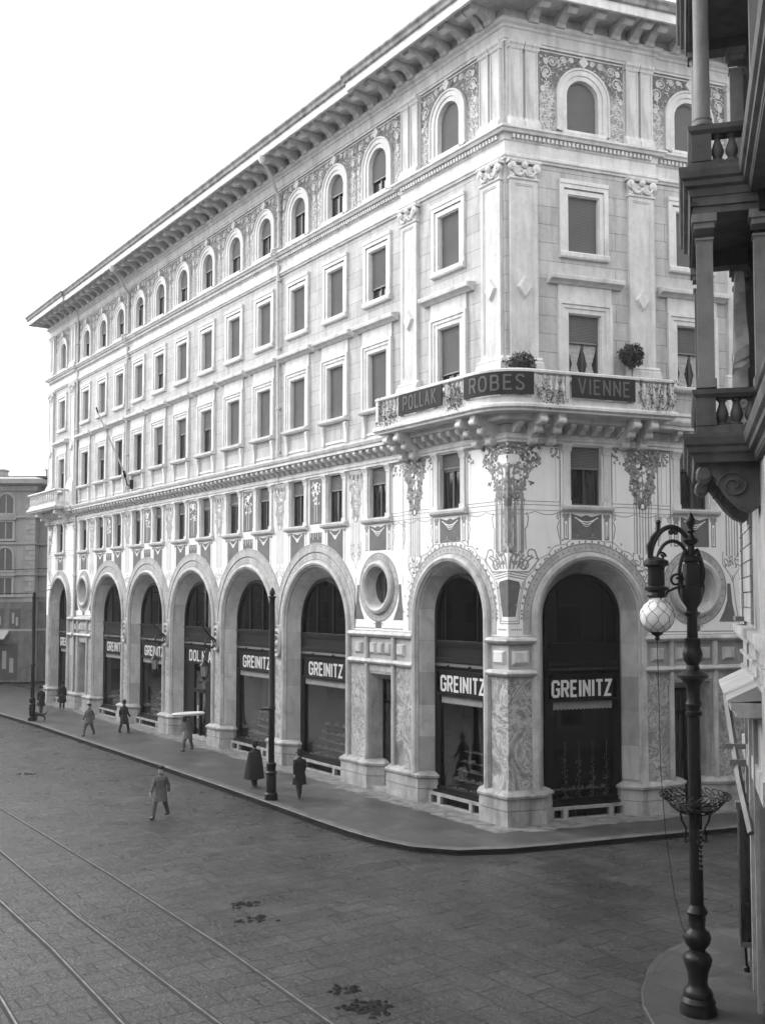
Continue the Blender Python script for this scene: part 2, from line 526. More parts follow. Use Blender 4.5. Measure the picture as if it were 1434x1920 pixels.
def arch_pts(xc, r, zs, z0=None, n=28):
    pts = []
    if z0 is not None: pts.append((xc - r, z0))
    for k in range(n + 1):
        a = pi - pi * k / n
        pts.append((xc + r * cos(a), zs + r * sin(a)))
    if z0 is not None: pts.append((xc + r, z0))
    return pts
def circ(xc, zc, r, n=36): return [(xc + r * cos(2 * pi * k / n), zc + r * sin(2 * pi * k / n)) for k in range(n)]
def arch_band(mb, xc, r0, zs0, r1, zs1, z0, y0, y1, zb=None, n=28):
    """proud flat band between two arch contours"""
    A = arch_pts(xc, r0, zs0, z0, n); B = arch_pts(xc, r1, zs1, z0 if zb is None else zb, n)
    mb.strip([(p[0], y1, p[1]) for p in A], [(p[0], y1, p[1]) for p in B])
    mb.strip([(p[0], y0, p[1]) for p in B], [(p[0], y1, p[1]) for p in B])
    mb.strip([(p[0], y0, p[1]) for p in A], [(p[0], y1, p[1]) for p in A])
def arch_torus(mb, xc, r, zs, z0, y, rad, n=30, m=8):
    path = arch_pts(xc, r, zs, z0, n)
    mb.tube([(p[0], y, p[1]) for p in path], rad, m)
def frame_rect(mb, x0, x1, z0, z1, w, y0, y1, wb=None):
    wb = w if wb is None else wb
    mb.box(x0, x1, y0, y1, z1 - w, z1)
    if wb > 0: mb.box(x0, x1, y0, y1, z0, z0 + wb)
    mb.box(x0, x0 + w, y0, y1, z0 + wb, z1 - w)
    mb.box(x1 - w, x1, y0, y1, z0 + wb, z1 - w)
def offset_path(path, o):
    out = []; n = len(path)
    for i in range(n):
        d1 = (path[i] - path[i - 1]).normalized() if i > 0 else None
        d2 = (path[i + 1] - path[i]).normalized() if i < n - 1 else None
        if d1 is None: d1 = d2
        if d2 is None: d2 = d1
        n1 = Vector((d1.y, -d1.x, 0)); n2 = Vector((d2.y, -d2.x, 0))
        m = n1 + n2
        m = m / (1 + n1.dot(n2)) if 1 + n1.dot(n2) > 0.05 else n1
        out.append(path[i] + m * o)
    return out
def sweep(mb, prof, path):
    rings = []
    for o, z in prof:
        rings.append([(p.x, p.y, z) for p in offset_path(path, o)])
    k = len(prof); n = len(path)
    vs = [rings[i][j] for j in range(n) for i in range(k)]
    fs = []
    for j in range(n - 1):
        for i in range(k):
            fs.append((j * k + i, j * k + (i + 1) % k, (j + 1) * k + (i + 1) % k, (j + 1) * k + i))
    fs.append(tuple(range(k))); fs.append(tuple((n - 1) * k + i for i in range(k - 1, -1, -1)))
    mb.add(vs, fs)
def along(path):
    """returns (total length, fn(d) -> point, tangent, outward normal)"""
    seg = [(path[i], path[i + 1], (path[i + 1] - path[i]).length) for i in range(len(path) - 1)]
    tot = sum(s[2] for s in seg)
    def fn(d):
        for a, b, l in seg:
            if d <= l + 1e-6 or (a, b, l) == seg[-1]:
                t = (b - a).normalized()
                return a + t * d, t, Vector((t.y, -t.x, 0))
            d -= l
    return tot, fn

# ------------------------------------------------------------------ stroke lettering
FONT = {
 'G': (.60, [[(.56, .74), (.56, .88), (.45, 1), (.13, 1), (.02, .88), (.02, .12), (.13, 0), (.45, 0), (.56, .12), (.56, .46), (.32, .46)]]),
 'R': (.58, [[(.02, -.06), (.02, 1), (.42, 1), (.54, .88), (.54, .60), (.42, .48), (.04, .48)], [(.30, .48), (.54, -.06)]]),
 'E': (.50, [[(.50, 1), (.02, 1), (.02, 0), (.50, 0)], [(.02, .51), (.42, .51)]]),
 'I': (.10, [[(.05, -.06), (.05, 1.06)]]),
 'N': (.58, [[(.03, -.06), (.03, 1.06)], [(.55, -.06), (.55, 1.06)], [(.04, .96), (.54, .04)]]),
 'T': (.54, [[(-.02, 1), (.56, 1)], [(.27, 1), (.27, -.06)]]),
 'Z': (.54, [[(.0, 1), (.52, 1), (.02, 0), (.55, 0)]]),
 'P': (.54, [[(.02, -.06), (.02, 1), (.38, 1), (.50, .88), (.50, .58), (.38, .46), (.04, .46)]]),
 'O': (.60, [[(.16, 1), (.03, .84), (.0, .5), (.03, .16), (.16, 0), (.40, 0), (.53, .16), (.56, .5), (.53, .84), (.40, 1), (.16, 1)]]),
 'L': (.44, [[(.02, 1.06), (.02, 0), (.46, 0)]]),
 'A': (.60, [[(.0, -.06), (.26, 1.05)], [(.28, 1.05), (.54, -.06)], [(.10, .32), (.44, .32)]]),
 'K': (.56, [[(.02, -.06), (.02, 1.06)], [(.52, 1.06), (.06, .46)], [(.18, .60), (.54, -.06)]]),
 'B': (.56, [[(.02, .52), (.38, .52), (.50, .40), (.50, .12), (.38, 0), (.02, 0), (.02, 1), (.36, 1), (.46, .90), (.46, .64), (.36, .52)]]),
 'S': (.52, [[(.50, .84), (.40, 1), (.12, 1), (.02, .86), (.04, .66), (.44, .38), (.48, .18), (.38, 0), (.10, 0), (.0, .16)]]),
 'V': (.60, [[(.0, 1.06), (.27, -.05)], [(.29, -.05), (.56, 1.06)]]),
 'D': (.58, [[(.02, 0), (.02, 1), (.40, 1), (.54, .84), (.54, .16), (.40, 0), (.02, 0)]]),
 '.': (.12, [[(.03, -.05), (.03, .09)]]),
 ' ': (.25, []),
}
def word(mb, text, x0, z0, h, wid, sw, gap=.22, y=0.0, th=0.012, flip=False):
    """lettering fitted between x0 and x0+wid; flip mirrors x for frames whose x runs right to left"""
    adv = []; x = 0
    for ch in text:
        adv.append(x); x += FONT[ch][0] + gap
    tot = x - gap; k = wid / tot
    for ch, a in zip(text, adv):
        for st in FONT[ch][1]:
            pts = [(x0 + (a + p[0]) * k, z0 + p[1] * h) for p in st]
            if flip: pts = [(2 * x0 + wid - p[0], p[1]) for p in pts]
            closed = len(pts) > 3 and (Vector(pts[0]) - Vector(pts[-1])).length < 1e-6
            if closed: pts = pts[:-1]
            mb.ribbon(pts, sw, y, closed)
            mb.ribbon(pts, sw, y - th, closed)

# =================================================================== THE CORNER PALACE
palace = thing('corner_palace', 'pale stone palace with shop arcade, painted mezzanine and deep bracketed eaves', 'building', tuple(C))
ULEN, SLEN, UP, SP, UF = 51.2, 14.6, 6.05, 5.95, 45.1
STEP = -0.12
WX = [7.95 + 3.225 * k for k in range(12)]
LW = [3.13] + WX + [48.1]
RW = [3.02, 7.55, 11.0, 13.2]
def wo_L(u): return 0.0 if (u < UP or u > UF) else STEP
def wo_R(s): return 0.0 if s < SP else STEP
SIDE = {'L': (1, AL), 'R': (-1, AR)}
def part(name, mb, mats, side=None, parent=None, x=0, y=0, z=0, smooth=False):
    """part of the palace; x, y in the frame of the street side (L) or side street (R) facade"""
    if side is None: return obj(name, mb, mats, parent or palace, (x, y, z), 0, smooth)
    sg, a = SIDE[side]
    v = Matrix.Rotation(a, 3, 'Z') @ Vector((sg * x, y, z))
    return obj(name, mb, mats, parent or palace, v, a, smooth)
def place(o, side, x, y=0, z=0, parent=None):
    sg, a = SIDE[side]
    c = o.copy(); link(c, parent or palace)
    c.location = Matrix.Rotation(a, 3, 'Z') @ Vector((sg * x, y, z)); c.rotation_euler = (0, 0, a)
    for ch in o.children:
        d = ch.copy(); link(d, c)
    return c

# arches: (centre, front radius, glass radius, front spring, glass spring, wall offset)
ARCH_L = [(3.15, 1.95, 1.48, 6.8, 6.82, 0.0)] + [(12.8 + 6.45 * j, 2.6, 2.02, 6.25, 6.27, STEP) for j in range(5)] + [(48.1, 1.95, 1.48, 6.8, 6.82, 0.0)]
ARCH_R = [(3.1, 1.95, 1.45, 6.8, 6.82, 0.0), (12.1, 1.95, 1.45, 6.8, 6.82, STEP)]
DOOR_L = [7.72, 43.3]; DOOR_R = [7.35]
ZS = 6.2
DH, DZ = 0.78, 4.5
OC_L = [(7.9, 7.9), (43.3, 7.9)]; OC_R = [(7.5, 7.85)]
def sections(side):
    return [(0, UP, 0), (UP, UF, STEP), (UF, ULEN, 0)] if side == 'L' else [(0, SP, 0), (SP, SLEN, STEP)]
for side in 'LR':
    sg, ang = SIDE[side]
    arches = ARCH_L if side == 'L' else ARCH_R
    doors = DOOR_L if side == 'L' else DOOR_R
    ocs = OC_L if side == 'L' else OC_R
    wins = LW if side == 'L' else RW
    lo = MB(); mz = MB(); up = MB(); tp = MB()
    for (a, b, o) in sections(side):
        ops = sorted([(c - r, c + r, None) for c, r, rg, z1, z2, oo in arches if a - 2.7 < c - r < b] + [(d - DH, d + DH, DZ) for d in doors if a <= d <= b])
        x = a
        for (p, q, h) in ops:
            if p > x: lo.sheet([(sg * x, 0), (sg * p, 0), (sg * p, ZS), (sg * x, ZS)], [], o)
            if h: lo.sheet([(sg * p, h), (sg * q, h), (sg * q, ZS), (sg * p, ZS)], [], o)
            x = q
        if x < b: lo.sheet([(sg * x, 0), (sg * b, 0), (sg * b, ZS), (sg * x, ZS)], [], o)
        # mezzanine wall, notched by the arch heads
        outl = [(a, ZS)]
        for (c, r, rg, z1, z2, oo) in arches:
            if a < c < b:
                outl += [(c - r, ZS)] + [p for p in arch_pts(c, r, z1)] + [(c + r, ZS)]
        outl += [(b, ZS), (b, 12.75), (a, 12.75)]
        holes = [circ(c, z, 0.78) for c, z in ocs if a < c < b]
        holes += [[(w - .63, 10.64), (w + .63, 10.64), (w + .63, 12.70), (w - .63, 12.70)] for w in wins if a < w < b]
        mz.sheet([(sg * p[0], p[1]) for p in outl], [[(sg * p[0], p[1]) for p in h] for h in holes], o)
        hs = []
        for w in wins:
            if a < w < b:
                hs.append([(w - .65, 15.04), (w + .65, 15.04), (w + .65, 17.30), (w - .65, 17.30)])
                hs.append([(w - .63, 19.45), (w + .63, 19.45), (w + .63, 21.48), (w - .63, 21.48)])
        up.sheet([(sg * a, 12.75), (sg * b, 12.75), (sg * b, 23.45), (sg * a, 23.45)], [[(sg * p[0], p[1]) for p in h] for h in hs], o)
        hs = [arch_pts(w, .63, 24.98, 23.70, 16) for w in wins if a < w < b]
        tp.sheet([(sg * a, 23.45), (sg * b, 23.45), (sg * b, 26.7), (sg * a, 26.7)], [[(sg * p[0], p[1]) for p in h] for h in hs], o)
        for e in (a, b):
            if e == 0: continue
            for mb, za, zb in ((lo, 0, ZS), (mz, ZS, 12.75), (up, 12.75, 23.45), (tp, 23.45, 26.7)):
                y0, y1 = (STEP, 0) if o == 0 else (-.4, STEP)
                mb.add([(sg * e, y0, za), (sg * e, y1, za), (sg * e, y1, zb), (sg * e, y0, zb)], [(0, 1, 2, 3)])
    # second skin 30 cm behind closes the shell at window level
    for q_ in islands(lo): part('ground_floor_wall', q_, M['pierblocks'], side)
    part('mezzanine_wall', mz, M['paintwhite'], side)
    part('upper_wall', up, M['ashlar'], side)
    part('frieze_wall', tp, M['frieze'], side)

# core and roof close the volume
def plan(L_end, R_end, off):
    p = [PL(L_end) - C, Vector((0, 0, 0)), PR(R_end) - C]
    return offset_path(p, off)
core = MB()
pc = plan(ULEN, SLEN, -2.2)
back = [PR(SLEN, -16) - C, PL(ULEN, -16) - C]
ring = [(p.x, p.y) for p in pc + back]
core.extrude(ring, 'z', 0, 27.6)
part('inner_core', core, M['interior'])
endw = MB()
endw.box(ULEN - .3, ULEN, -15, -.002, 0, 27.2)
part('end_wall', endw, M['stone'], 'L')
endr = MB(); endr.box(-SLEN, -SLEN + .3, -12, STEP - .002, 0, 27.2)
part('end_wall', endr, M['stone'], 'R')
roof = MB()
pr = plan(ULEN, SLEN, 0.9)
pr2 = plan(ULEN - 5, SLEN, -7)
roof.strip([(p.x, p.y, 28.05) for p in pr], [(p.x, p.y, 30.2) for p in pr2])
roof.add([(p.x, p.y, 30.2) for p in pr2] + [(p.x, p.y, 28) for p in reversed(back)], [(0, 1, 2, 4, 3)])
part('roof', roof, M['zinc'])

# horizontal mouldings sweep round the corner and step with the pavilions
def full_path(wrapL=True):
    p = []
    if wrapL: p.append(PL(ULEN, -10) - C)
    p += [PL(ULEN, 0) - C, PL(UF, 0) - C, PL(UF, STEP) - C, PL(UP, STEP) - C, PL(UP, 0) - C, Vector((0, 0, 0)), PR(SP, 0) - C, PR(SP, STEP) - C, PR(SLEN, STEP) - C]
    return p
FP = full_path()
cor = MB()
sweep(cor, [(-.3, 26.52), (.05, 26.52), (.05, 26.60), (.09, 26.62), (.09, 26.97), (.14, 27.0), (.16, 27.08), (.25, 27.14), (.28, 27.24), (.28, 27.26), (-.3, 27.26)], FP)
eave_path = [PL(ULEN - 1.2, -10) - C, PL(ULEN - 1.2, 0) - C] + FP[2:]
sweep(cor, [(-.3, 27.262), (.05, 27.262), (.05, 27.66), (1.42, 27.66), (1.46, 27.42), (1.55, 27.38), (1.60, 27.40), (1.60, 27.66), (1.62, 27.70), (-.3, 27.74)], eave_path)
cornice = part('eaves_cornice', cor, M['stone_trim'])
gt = MB(); sweep(gt, [(-.3, 27.745), (1.625, 27.705), (1.68, 27.76), (1.71, 27.88), (1.78, 27.98), (1.78, 28.06), (1.66, 28.07), (.6, 28.22), (-.3, 28.25)], eave_path)
obj('gutter', gt, M['gutter_metal'], cornice)
# ledge under the top storey, with dentils
led = MB()
sweep(led, [(-.3, 22.40), (.06, 22.40), (.08, 22.46), (.13, 22.50), (.13, 22.58), (.06, 22.64), (.06, 23.02), (.10, 23.06), (.10, 23.10), (.12, 23.26), (.26, 23.28), (.30, 23.36), (.36, 23.40), (.36, 23.47), (.1, 23.52), (-.3, 23.52)], FP)
tot, fn = along(FP)
d = 10.2
while d < tot - .2:
    p, t, n = fn(d)
    if all((p - q).length > .12 for q in FP):
        a = p + n * .11; b = p + n * .21
        w = t * .045
        led.add([a - w + Vector((0, 0, 23.11)), a + w + Vector((0, 0, 23.11)), b + w + Vector((0, 0, 23.11)), b - w + Vector((0, 0, 23.11)),
                 a - w + Vector((0, 0, 23.245)), a + w + Vector((0, 0, 23.245)), b + w + Vector((0, 0, 23.245)), b - w + Vector((0, 0, 23.245))],
                [(0, 3, 2, 1), (4, 5, 6, 7), (0, 1, 5, 4), (1, 2, 6, 5), (2, 3, 7, 6), (3, 0, 4, 7)])
    d += .165
part('dentil_ledge', led, M['stone_trim'])
# cornice between mezzanine and upper floors
mid = MB()
sweep(mid, [(-.3, 12.72), (.07, 12.72), (.07, 12.80), (.11, 12.84), (.11, 12.92), (.03, 12.96), (.03, 13.02), (-.3, 13.02)], FP)
sweep(mid, [(-.3, 13.36), (.10, 13.36), (.50, 13.40), (.50, 13.52), (.55, 13.55), (.60, 13.66), (.60, 13.72), (.2, 13.80), (-.3, 13.80)], FP)
def modillion(mb, p, t, n, z0, z1, o1, w):
    prof = [(0.0, z0), (o1 * .30, z0 + (z1 - z0) * .10), (o1 * .55, z0 + (z1 - z0) * .45), (o1 * .85, z0 + (z1 - z0) * .50), (o1, z0 + (z1 - z0) * .72), (o1, z1), (0, z1)]
    k = len(prof); vs = []
    for sgn in (-1, 1):
        for o, z in prof: vs.append(tuple(p + n * o + t * (sgn * w / 2) + Vector((0, 0, z))))
    fs = [(i, (i + 1) % k, k + (i + 1) % k, k + i) for i in range(k)] + [tuple(range(k)), tuple(range(2 * k - 1, k - 1, -1))]
    mb.add(vs, fs)
d = 10.25
while d < tot - .3:
    p, t, n = fn(d)
    if all((p - q).length > .25 for q in FP):
        modillion(mid, p, t, n, 13.02, 13.38, .44, .20)
    d += .50
part('modillion_cornice', mid, M['stone_trim'])

# eaves brackets, one object each
br = MB()
prof = [(.02, 27.24), (.20, 27.25), (.34, 27.33), (.52, 27.46), (.74, 27.52), (.86, 27.46), (.99, 27.42), (1.10, 27.46), (1.14, 27.54), (1.14, 27.655), (.02, 27.655)]
br.extrude(prof, 'x', -.15, .15)
br.extrude([(.82, 27.40), (.99, 27.33), (1.15, 27.40), (1.20, 27.56), (.82, 27.56)], 'x', -.19, .19)
br.extrude([(.02, 27.18), (.24, 27.20), (.30, 27.30), (.02, 27.32)], 'x', -.18, .18)
brp = part('eaves_bracket', br, M['stone_trim'], 'L', cornice, .9, 0)
brp.location = Matrix.Rotation(AL, 3, 'Z') @ Vector((.9, .12, 0))
us = [.45] + [1.9 + 1.05 * k for k in range(4)] + [5.75] + [WX[0] - 1.1 + 1.075 * k for k in range(36)] + [45.6, 46.7, 47.8, 48.9, 49.9]
for u in us:
    place(brp, 'L', u, .12 + wo_L(u), 0, cornice)
for s in [.95, 2.0, 3.1, 4.2, 4.95, 5.6, 6.8, 8.0, 9.2, 10.4, 11.6, 12.8]:
    place(brp, 'R', s, .12 + wo_R(s), 0, cornice)

# ------------------------------------------------------------------ windows
slats = {}
def shutter_mesh(w, z0, z1, arch=None):
    key = (w, z0, z1, arch)
    mb = MB(); p = .052; n = max(1, int((z1 - z0) / p))
    A = []; B = []
    for i in range(n + 1):
        z = z1 - (z1 - z0) * i / n
        def hw(zz):
            if arch and zz > arch[0]:
                return max(.03, sqrt(max(0, arch[1] ** 2 - (zz - arch[0]) ** 2)))
            return w
        A += [(-hw(z), 0, z)]; B += [(hw(z), 0, z)]
        if i < n:
            z2 = z - p * .75
            A += [(-hw(z2), -.02, z2)]; B += [(hw(z2), -.02, z2)]
    mb.strip(A, B)
    mb.box(-w, w, -.015, .015, z0 - .06, z0)
    return mb
def make_window(kind, drop, curt=False):
    """window with its own stone frame, sill, shutter and pane; x = 0 at its middle, y = 0 at the wall face"""
    F = MB(); S = None; extra = []
    if kind == 'first':
        z0, z1, w = 15.04, 17.30, .65
        frame_rect(F, -w, w, z0, z1, .035, -.26, -.001, 0)
        frame_rect(F, -w - .17, w + .17, z0, z1 + .17, .168, -.05, .05, 0)
        frame_rect(F, -w - .30, w + .30, z0, z1 + .30, .13, -.05, .085, 0)
        frame_rect(F, -w - .42, w + .42, z0, z1 + .42, .12, -.05, .125, 0)
        F.box(-1.06, 1.06, -.05, .07, z1 + .42, z1 + .98)
        F.extrude([(-.05, 18.27), (.12, 18.27), (.18, 18.33), (.24, 18.36), (.34, 18.40), (.36, 18.50), (.36, 18.55), (-.05, 18.62)], 'x', -1.45, 1.45)
        for e in (-1, 1):
            F.extrude([(-.05, 14.84), (.10, 14.84), (.16, 14.74), (.13, 14.55), (.10, 14.3), (.10, 13.95), (-.05, 13.95)], 'x', e * .92 - .10, e * .92 + .10)
        F.box(-.80, .80, -.05, .03, 14.0, 14.10); F.box(-.80, .80, -.05, .03, 13.80, 13.90)
        S = MB()
        S.extrude([(-.22, 14.86), (.20, 14.86), (.26, 14.92), (.27, 15.0), (.20, 15.038), (-.22, 15.038)], 'x', -1.10, 1.10)
    elif kind == 'second':
        z0, z1, w = 19.45, 21.48, .63
        frame_rect(F, -w, w, z0, z1, .035, -.26, -.001, 0)
        frame_rect(F, -w - .16, w + .16, z0 - .0, z1 + .16, .158, -.05, .05, 0)
        frame_rect(F, -w - .34, w + .34, z0 - .0, z1 + .38, .17, -.05, .09, 0)
        F.box(-w - .345, w + .345, -.05, .12, z1 + .36, z1 + .50)
        S = MB(); S.extrude([(-.22, 19.22), (.12, 19.22), (.15, 19.27), (.15, 19.40), (.11, 19.448), (-.22, 19.448)], 'x', -.975, .975)
    elif kind == 'top':
        z0, z1, w = 23.70, 25.61, .63
        zs = 24.98
        arch_band(F, 0, .63, zs, .80, zs, z0, -.05, .04)
        arch_band(F, 0, .80, zs, .99, zs, z0, -.05, .08)
        arch_band(F, 0, .99, zs, 1.06, zs, z0, -.05, .12)
        A = arch_pts(0, .63, zs, z0); B = arch_pts(0, .60, zs, z0)
        F.strip([(p[0], .04, p[1]) for p in A], [(p[0], -.24, p[1]) for p in B])
        F.extrude([(0, 26.0), (.20, 26.22), (0, 26.46), (-.20, 26.22)], 'y', .02, .15)
        S = MB(); S.extrude([(-.22, 23.54), (.20, 23.54), (.22, 23.60), (.20, 23.698), (-.22, 23.698)], 'x', -.85, .85)
    else:
        z0, z1, w = 10.64, 12.70, .63
        frame_rect(F, -w, w, z0, z1, .035, -.26, -.001, 0)
        for e in (-1, 1):
            F.box(e * .79 - .12, e * .79 + .12, -.05, .07, 10.80, 12.42)
            F.box(e * .79 - .16, e * .79 + .16, -.05, .10, 10.64, 10.80)
            F.box(e * .79 - .14, e * .79 + .14, -.05, .09, 12.42, 12.48)
            F.extrude([(-.05, 12.48), (.08, 12.48), (.12, 12.58), (.16, 12.66), (-.05, 12.66)], 'x', e * .79 - .18, e * .79 + .18)
            F.box(e * .79 - .20, e * .79 + .20, -.05, .17, 12.66, 12.718)
        S = MB(); S.extrude([(-.22, 10.44), (.10, 10.44), (.17, 10.50), (.20, 10.58), (.20, 10.637), (-.22, 10.637)], 'x', -1.02, 1.02)
    zsh = z1 - (z1 - z0) * drop
    ar = (24.98, .60) if kind == 'top' else None
    sh = shutter_mesh(w - .035, zsh, z1 - (.04 if kind != 'top' else .03), ar) if drop > 0 else None
    # wooden casement
    F.mi = 1
    zc = zsh if drop > 0 else z1 - .04
    if kind == 'top' and drop < .35: zc = 24.98
    if drop < .97:
        F.box(-w + .035, -w + .10, -.22, -.17, z0, zc); F.box(w - .10, w - .035, -.22, -.17, z0, zc)
        F.box(-.045, .045, -.22, -.165, z0, zc); F.box(-w + .10, w - .10, -.22, -.17, z0, z0 + .08)
        if kind == 'mezzanine':
            F.box(-w + .10, w - .10, -.22, -.15, 12.02, 12.10)
    P = MB()
    if ar:
        pts = arch_pts(0, .60, 24.98, z0); P.sheet(pts, [], -.225)
    else: P.sheet([(-w, z0), (w, z0), (w, z1), (-w, z1)], [], -.225)
    f = obj('window', F, [M['stone_trim'], M['woodframe']])
    obj('sill', S, M['stone_trim'], f)
    if sh: 
        so = obj('shutter', sh, M['shutter'], f, (0, -.13, 0), fix=False)
    obj('pane', P, M['pane'], f)
    if curt:
        for e in (-1, 1):
            K = MB(); n = 14; A = []; B = []
            for i in range(n + 1):
                z = z0 + .02 + (zsh - z0 - .08) * i / n
                t = abs(z - (z0 + .55)) / .75
                wd = .10 + .24 * min(1, t)
                xa = e * .30
                A.append((xa - wd * .9, -.20 + .012 * (i % 2), z)); B.append((xa + wd * .9, -.205, z))
            K.strip(A, B); obj('curtain', K, M['curtain'], f)
    return f
protos = {}
def window(kind, side, x, drop, curt=False):
    key = (kind, drop, curt)
    wo = wo_L(x) if side == 'L' else wo_R(x)
    if key not in protos:
        f = make_window(kind, drop, curt); protos[key] = f
        f.parent = palace
        sg, a = SIDE[side]
        f.location = Matrix.Rotation(a, 3, 'Z') @ Vector((sg * x, wo, 0)); f.rotation_euler = (0, 0, a)
    else: place(protos[key], side, x, wo)
D1 = [.74, 1, .97, 1, .97, 1, .42, .36, .42, .0, .0, .36, .0, .42]
D2 = [1, .74, 1, 1, .97, 1, 1, .97, .5, 1, 1, 1, .97, 1]
D3 = [1, .62, .42, .34, .42, .48, .42, .48, .34, .2, .42, .42, .42, 1]
DM = [.26, .32, .32, .30, .30, .26, .26, .30, .26, .26, .30, .26, .26, .0]
for i, u in enumerate(LW):
    window('first', 'L', u, D1[i]); window('second', 'L', u, D2[i]); window('top', 'L', u, D3[i]); window('mezzanine', 'L', u, DM[i])
for i, s in enumerate(RW):
    window('first', 'R', s, .42, i < 2); window('second', 'R', s, 1); window('top', 'R', s, 1); window('mezzanine', 'R', s, .36 if i == 0 else 0.26)

# moulded and painted foliage of the frieze round each top window
def frieze_relief(seed, half):
    rr = random.Random(seed); g = MB(); d = MB()
    y = .012
    def ok(x, z): 
        if abs(x) > half or z > 26.42 or z < 23.62: return False
        return (z < 24.98 and abs(x) > 1.12) or (z >= 24.98 and x * x + (z - 24.98) ** 2 > 1.12 ** 2)
    for e in (-1, 1):
        xc = e * (1.10 + half) / 2 
        d.ribbon([(e * (half - .02), 23.62), (e * (half - .02), 26.42)], .035, y)
        for k in range(9):          # candelabrum
            z = 23.72 + k * .19; w = (.16, .09, .13, .05, .12, .07, .14, .05, .10)[k]
            w = min(w, (half - 1.12) * .42)
            g.disc(xc, z, w, .085, y + .004 + .002 * (k % 3), 8); d.disc(xc, z, w * .45, .03, y + .012, 6)
        g.ribbon([(xc, 23.65), (xc, 25.5)], .03, y)
        for cx, cz, r in ((xc * 1.0, 25.72, .22), (e * 1.18, 26.12, .20), (e * .74, 26.24, .13), (e * .42, 26.28, .10)):
            if not ok(cx, cz): continue
            pts = [(cx + e * r * (1 - .75 * k / 20) * cos(.5 * k), cz + r * (1 - .75 * k / 20) * sin(.5 * k)) for k in range(21)]
            g.ribbon(pts, .04, y + .003); g.disc(cx, cz, .06, .06, y + .012, 8)
        for k in range(150):
            x = e * rr.uniform(.12, half); z = rr.uniform(23.65, 26.4)
            if z < 25.3 and rr.random() < .35: continue
            if ok(x, z): g.disc(x, z, rr.uniform(.035, .075), rr.uniform(.018, .035), y + .006 + .001 * (k % 5), 6, rr.uniform(0, pi))
        for k in range(60):
            x = e * rr.uniform(1.12, half); z = rr.uniform(23.65, 25.4)
            if ok(x, z): d.disc(x, z, rr.uniform(.02, .045), rr.uniform(.012, .022), y + .014, 6, rr.uniform(0, pi))
        for k in range(3):
            x = e * (half - .28 + .06 * k); z = 26.1 - .5 * k
            if ok(x, z): g.disc(x, z, .10, .12, y + .016, 10)
    g.ribbon([(-half, 26.45), (half, 26.45)], .05, y)
    o = obj('frieze_ornament', g, M['stone'], palace)
    obj('frieze_dark_ornament', d, M['paint_grey'], o)  # darker painted ornament: edge lines, candelabrum centres, small leaves
    return o
fr = [frieze_relief(3, 1.60), frieze_relief(8, 1.60), frieze_relief(5, 1.72)]
us_ = [0, 0, 0]
def put_frieze(side, x, kind):
    o = fr[kind]; wo = wo_L(x) if side == 'L' else wo_R(x)
    if us_[kind] == 0:
        us_[kind] = 1; sg, a = SIDE[side]
        o.location = Matrix.Rotation(a, 3, 'Z') @ Vector((sg * x, wo, 0)); o.rotation_euler = (0, 0, a)
    else: place(o, side, x, wo)
for i, u in enumerate(LW): put_frieze('L', u, 2 if i in (0, 13) else i % 2)
for i, s_x in enumerate(RW): put_frieze('R', s_x, 2 if i == 0 else i % 2)

# ------------------------------------------------------------------ giant pilasters and the pilaster pairs of the top storey
def make_pilaster():
    P = MB(); w = .52
    P.box(-w, w, -.05, .10, 15.62, 21.70)
    frame_rect(P, -w, w, 15.62, 21.70, .14, .10, .135, .14)
    frame_rect(P, -w + .14, w - .14, 15.76, 21.56, .05, .10, .12, .05)
    p = obj('pilaster', P, M['stone'], palace)
    K = MB()
    K.extrude([(-.05, 21.70), (.17, 21.70), (.19, 21.74), (.17, 21.78), (-.05, 21.78)], 'x', -w - .04, w + .04)
    K.extrude([(-.48, 21.78), (.48, 21.78), (.54, 22.2), (-.54, 22.2)], 'y', -.05, .14)
    K.extrude([(-.05, 22.26), (.22, 22.26), (.25, 22.32), (.25, 22.38), (-.05, 22.38)], 'x', -w - .10, w + .10)
    for e in (-1, 1):
        K.lathe([(.10, .10), (.155, .12), (.155, .22), (.10, .25)], (e * .46, 0, 22.12), 12, 'y')
        K.lathe([(.05, .20), (.06, .28)], (e * .46, 0, 22.12), 10, 'y')
        pts = [(e * (.46 - .46 * t), .20, 22.05 - .22 * sin(pi * t * .9)) for t in [i / 8 for i in range(9)]]
        K.tube(pts, .045, 6)
    K.lathe([(.03, .14), (.12, .16), (.12, .24), (.04, .30)], (0, 0, 22.20), 10, 'y')
    for i in range(26):
        x = random.uniform(-.42, .42); z = random.uniform(21.8, 22.05)
        K.lathe([(.02, .13), (.05, .15), (.045, .18), (.01, .20)], (x, 0, z), 6, 'y')
    obj('capital', K, M['stone_trim'], p)
    B = MB()
    B.extrude([(-.05, 15.30), (.26, 15.30), (.26, 15.42), (.20, 15.46), (.22, 15.53), (.16, 15.56), (.14, 15.618), (-.05, 15.618)], 'x', -w - .13, w + .13)
    B.box(-w - .16, w + .16, -.05, .28, 13.78, 15.30)
    obj('base', B, M['stone_trim'], p)
    Dm = MB()
    c = (0, .105, 18.0)
    Dm.add([(-.29, .101, 18.0), (0, .101, 18.42), (.29, .101, 18.0), (0, .101, 17.58), (-.23, .20, 18.0), (0, .20, 18.33), (.23, .20, 18.0), (0, .20, 17.67)],
           [(4, 5, 6, 7), (0, 1, 5, 4), (1, 2, 6, 5), (2, 3, 7, 6), (3, 0, 4, 7)])
    obj('diamond', Dm, M['stone_trim'], p)
    return p
pp = make_pilaster()
spots = [('L', .66), ('L', 5.50), ('L', 45.65), ('L', 50.5), ('R', .64), ('R', 5.32), ('R', 9.6)]
for side, x in spots[1:]: place(pp, side, x, 0 if x < 6 or side == 'L' else STEP)
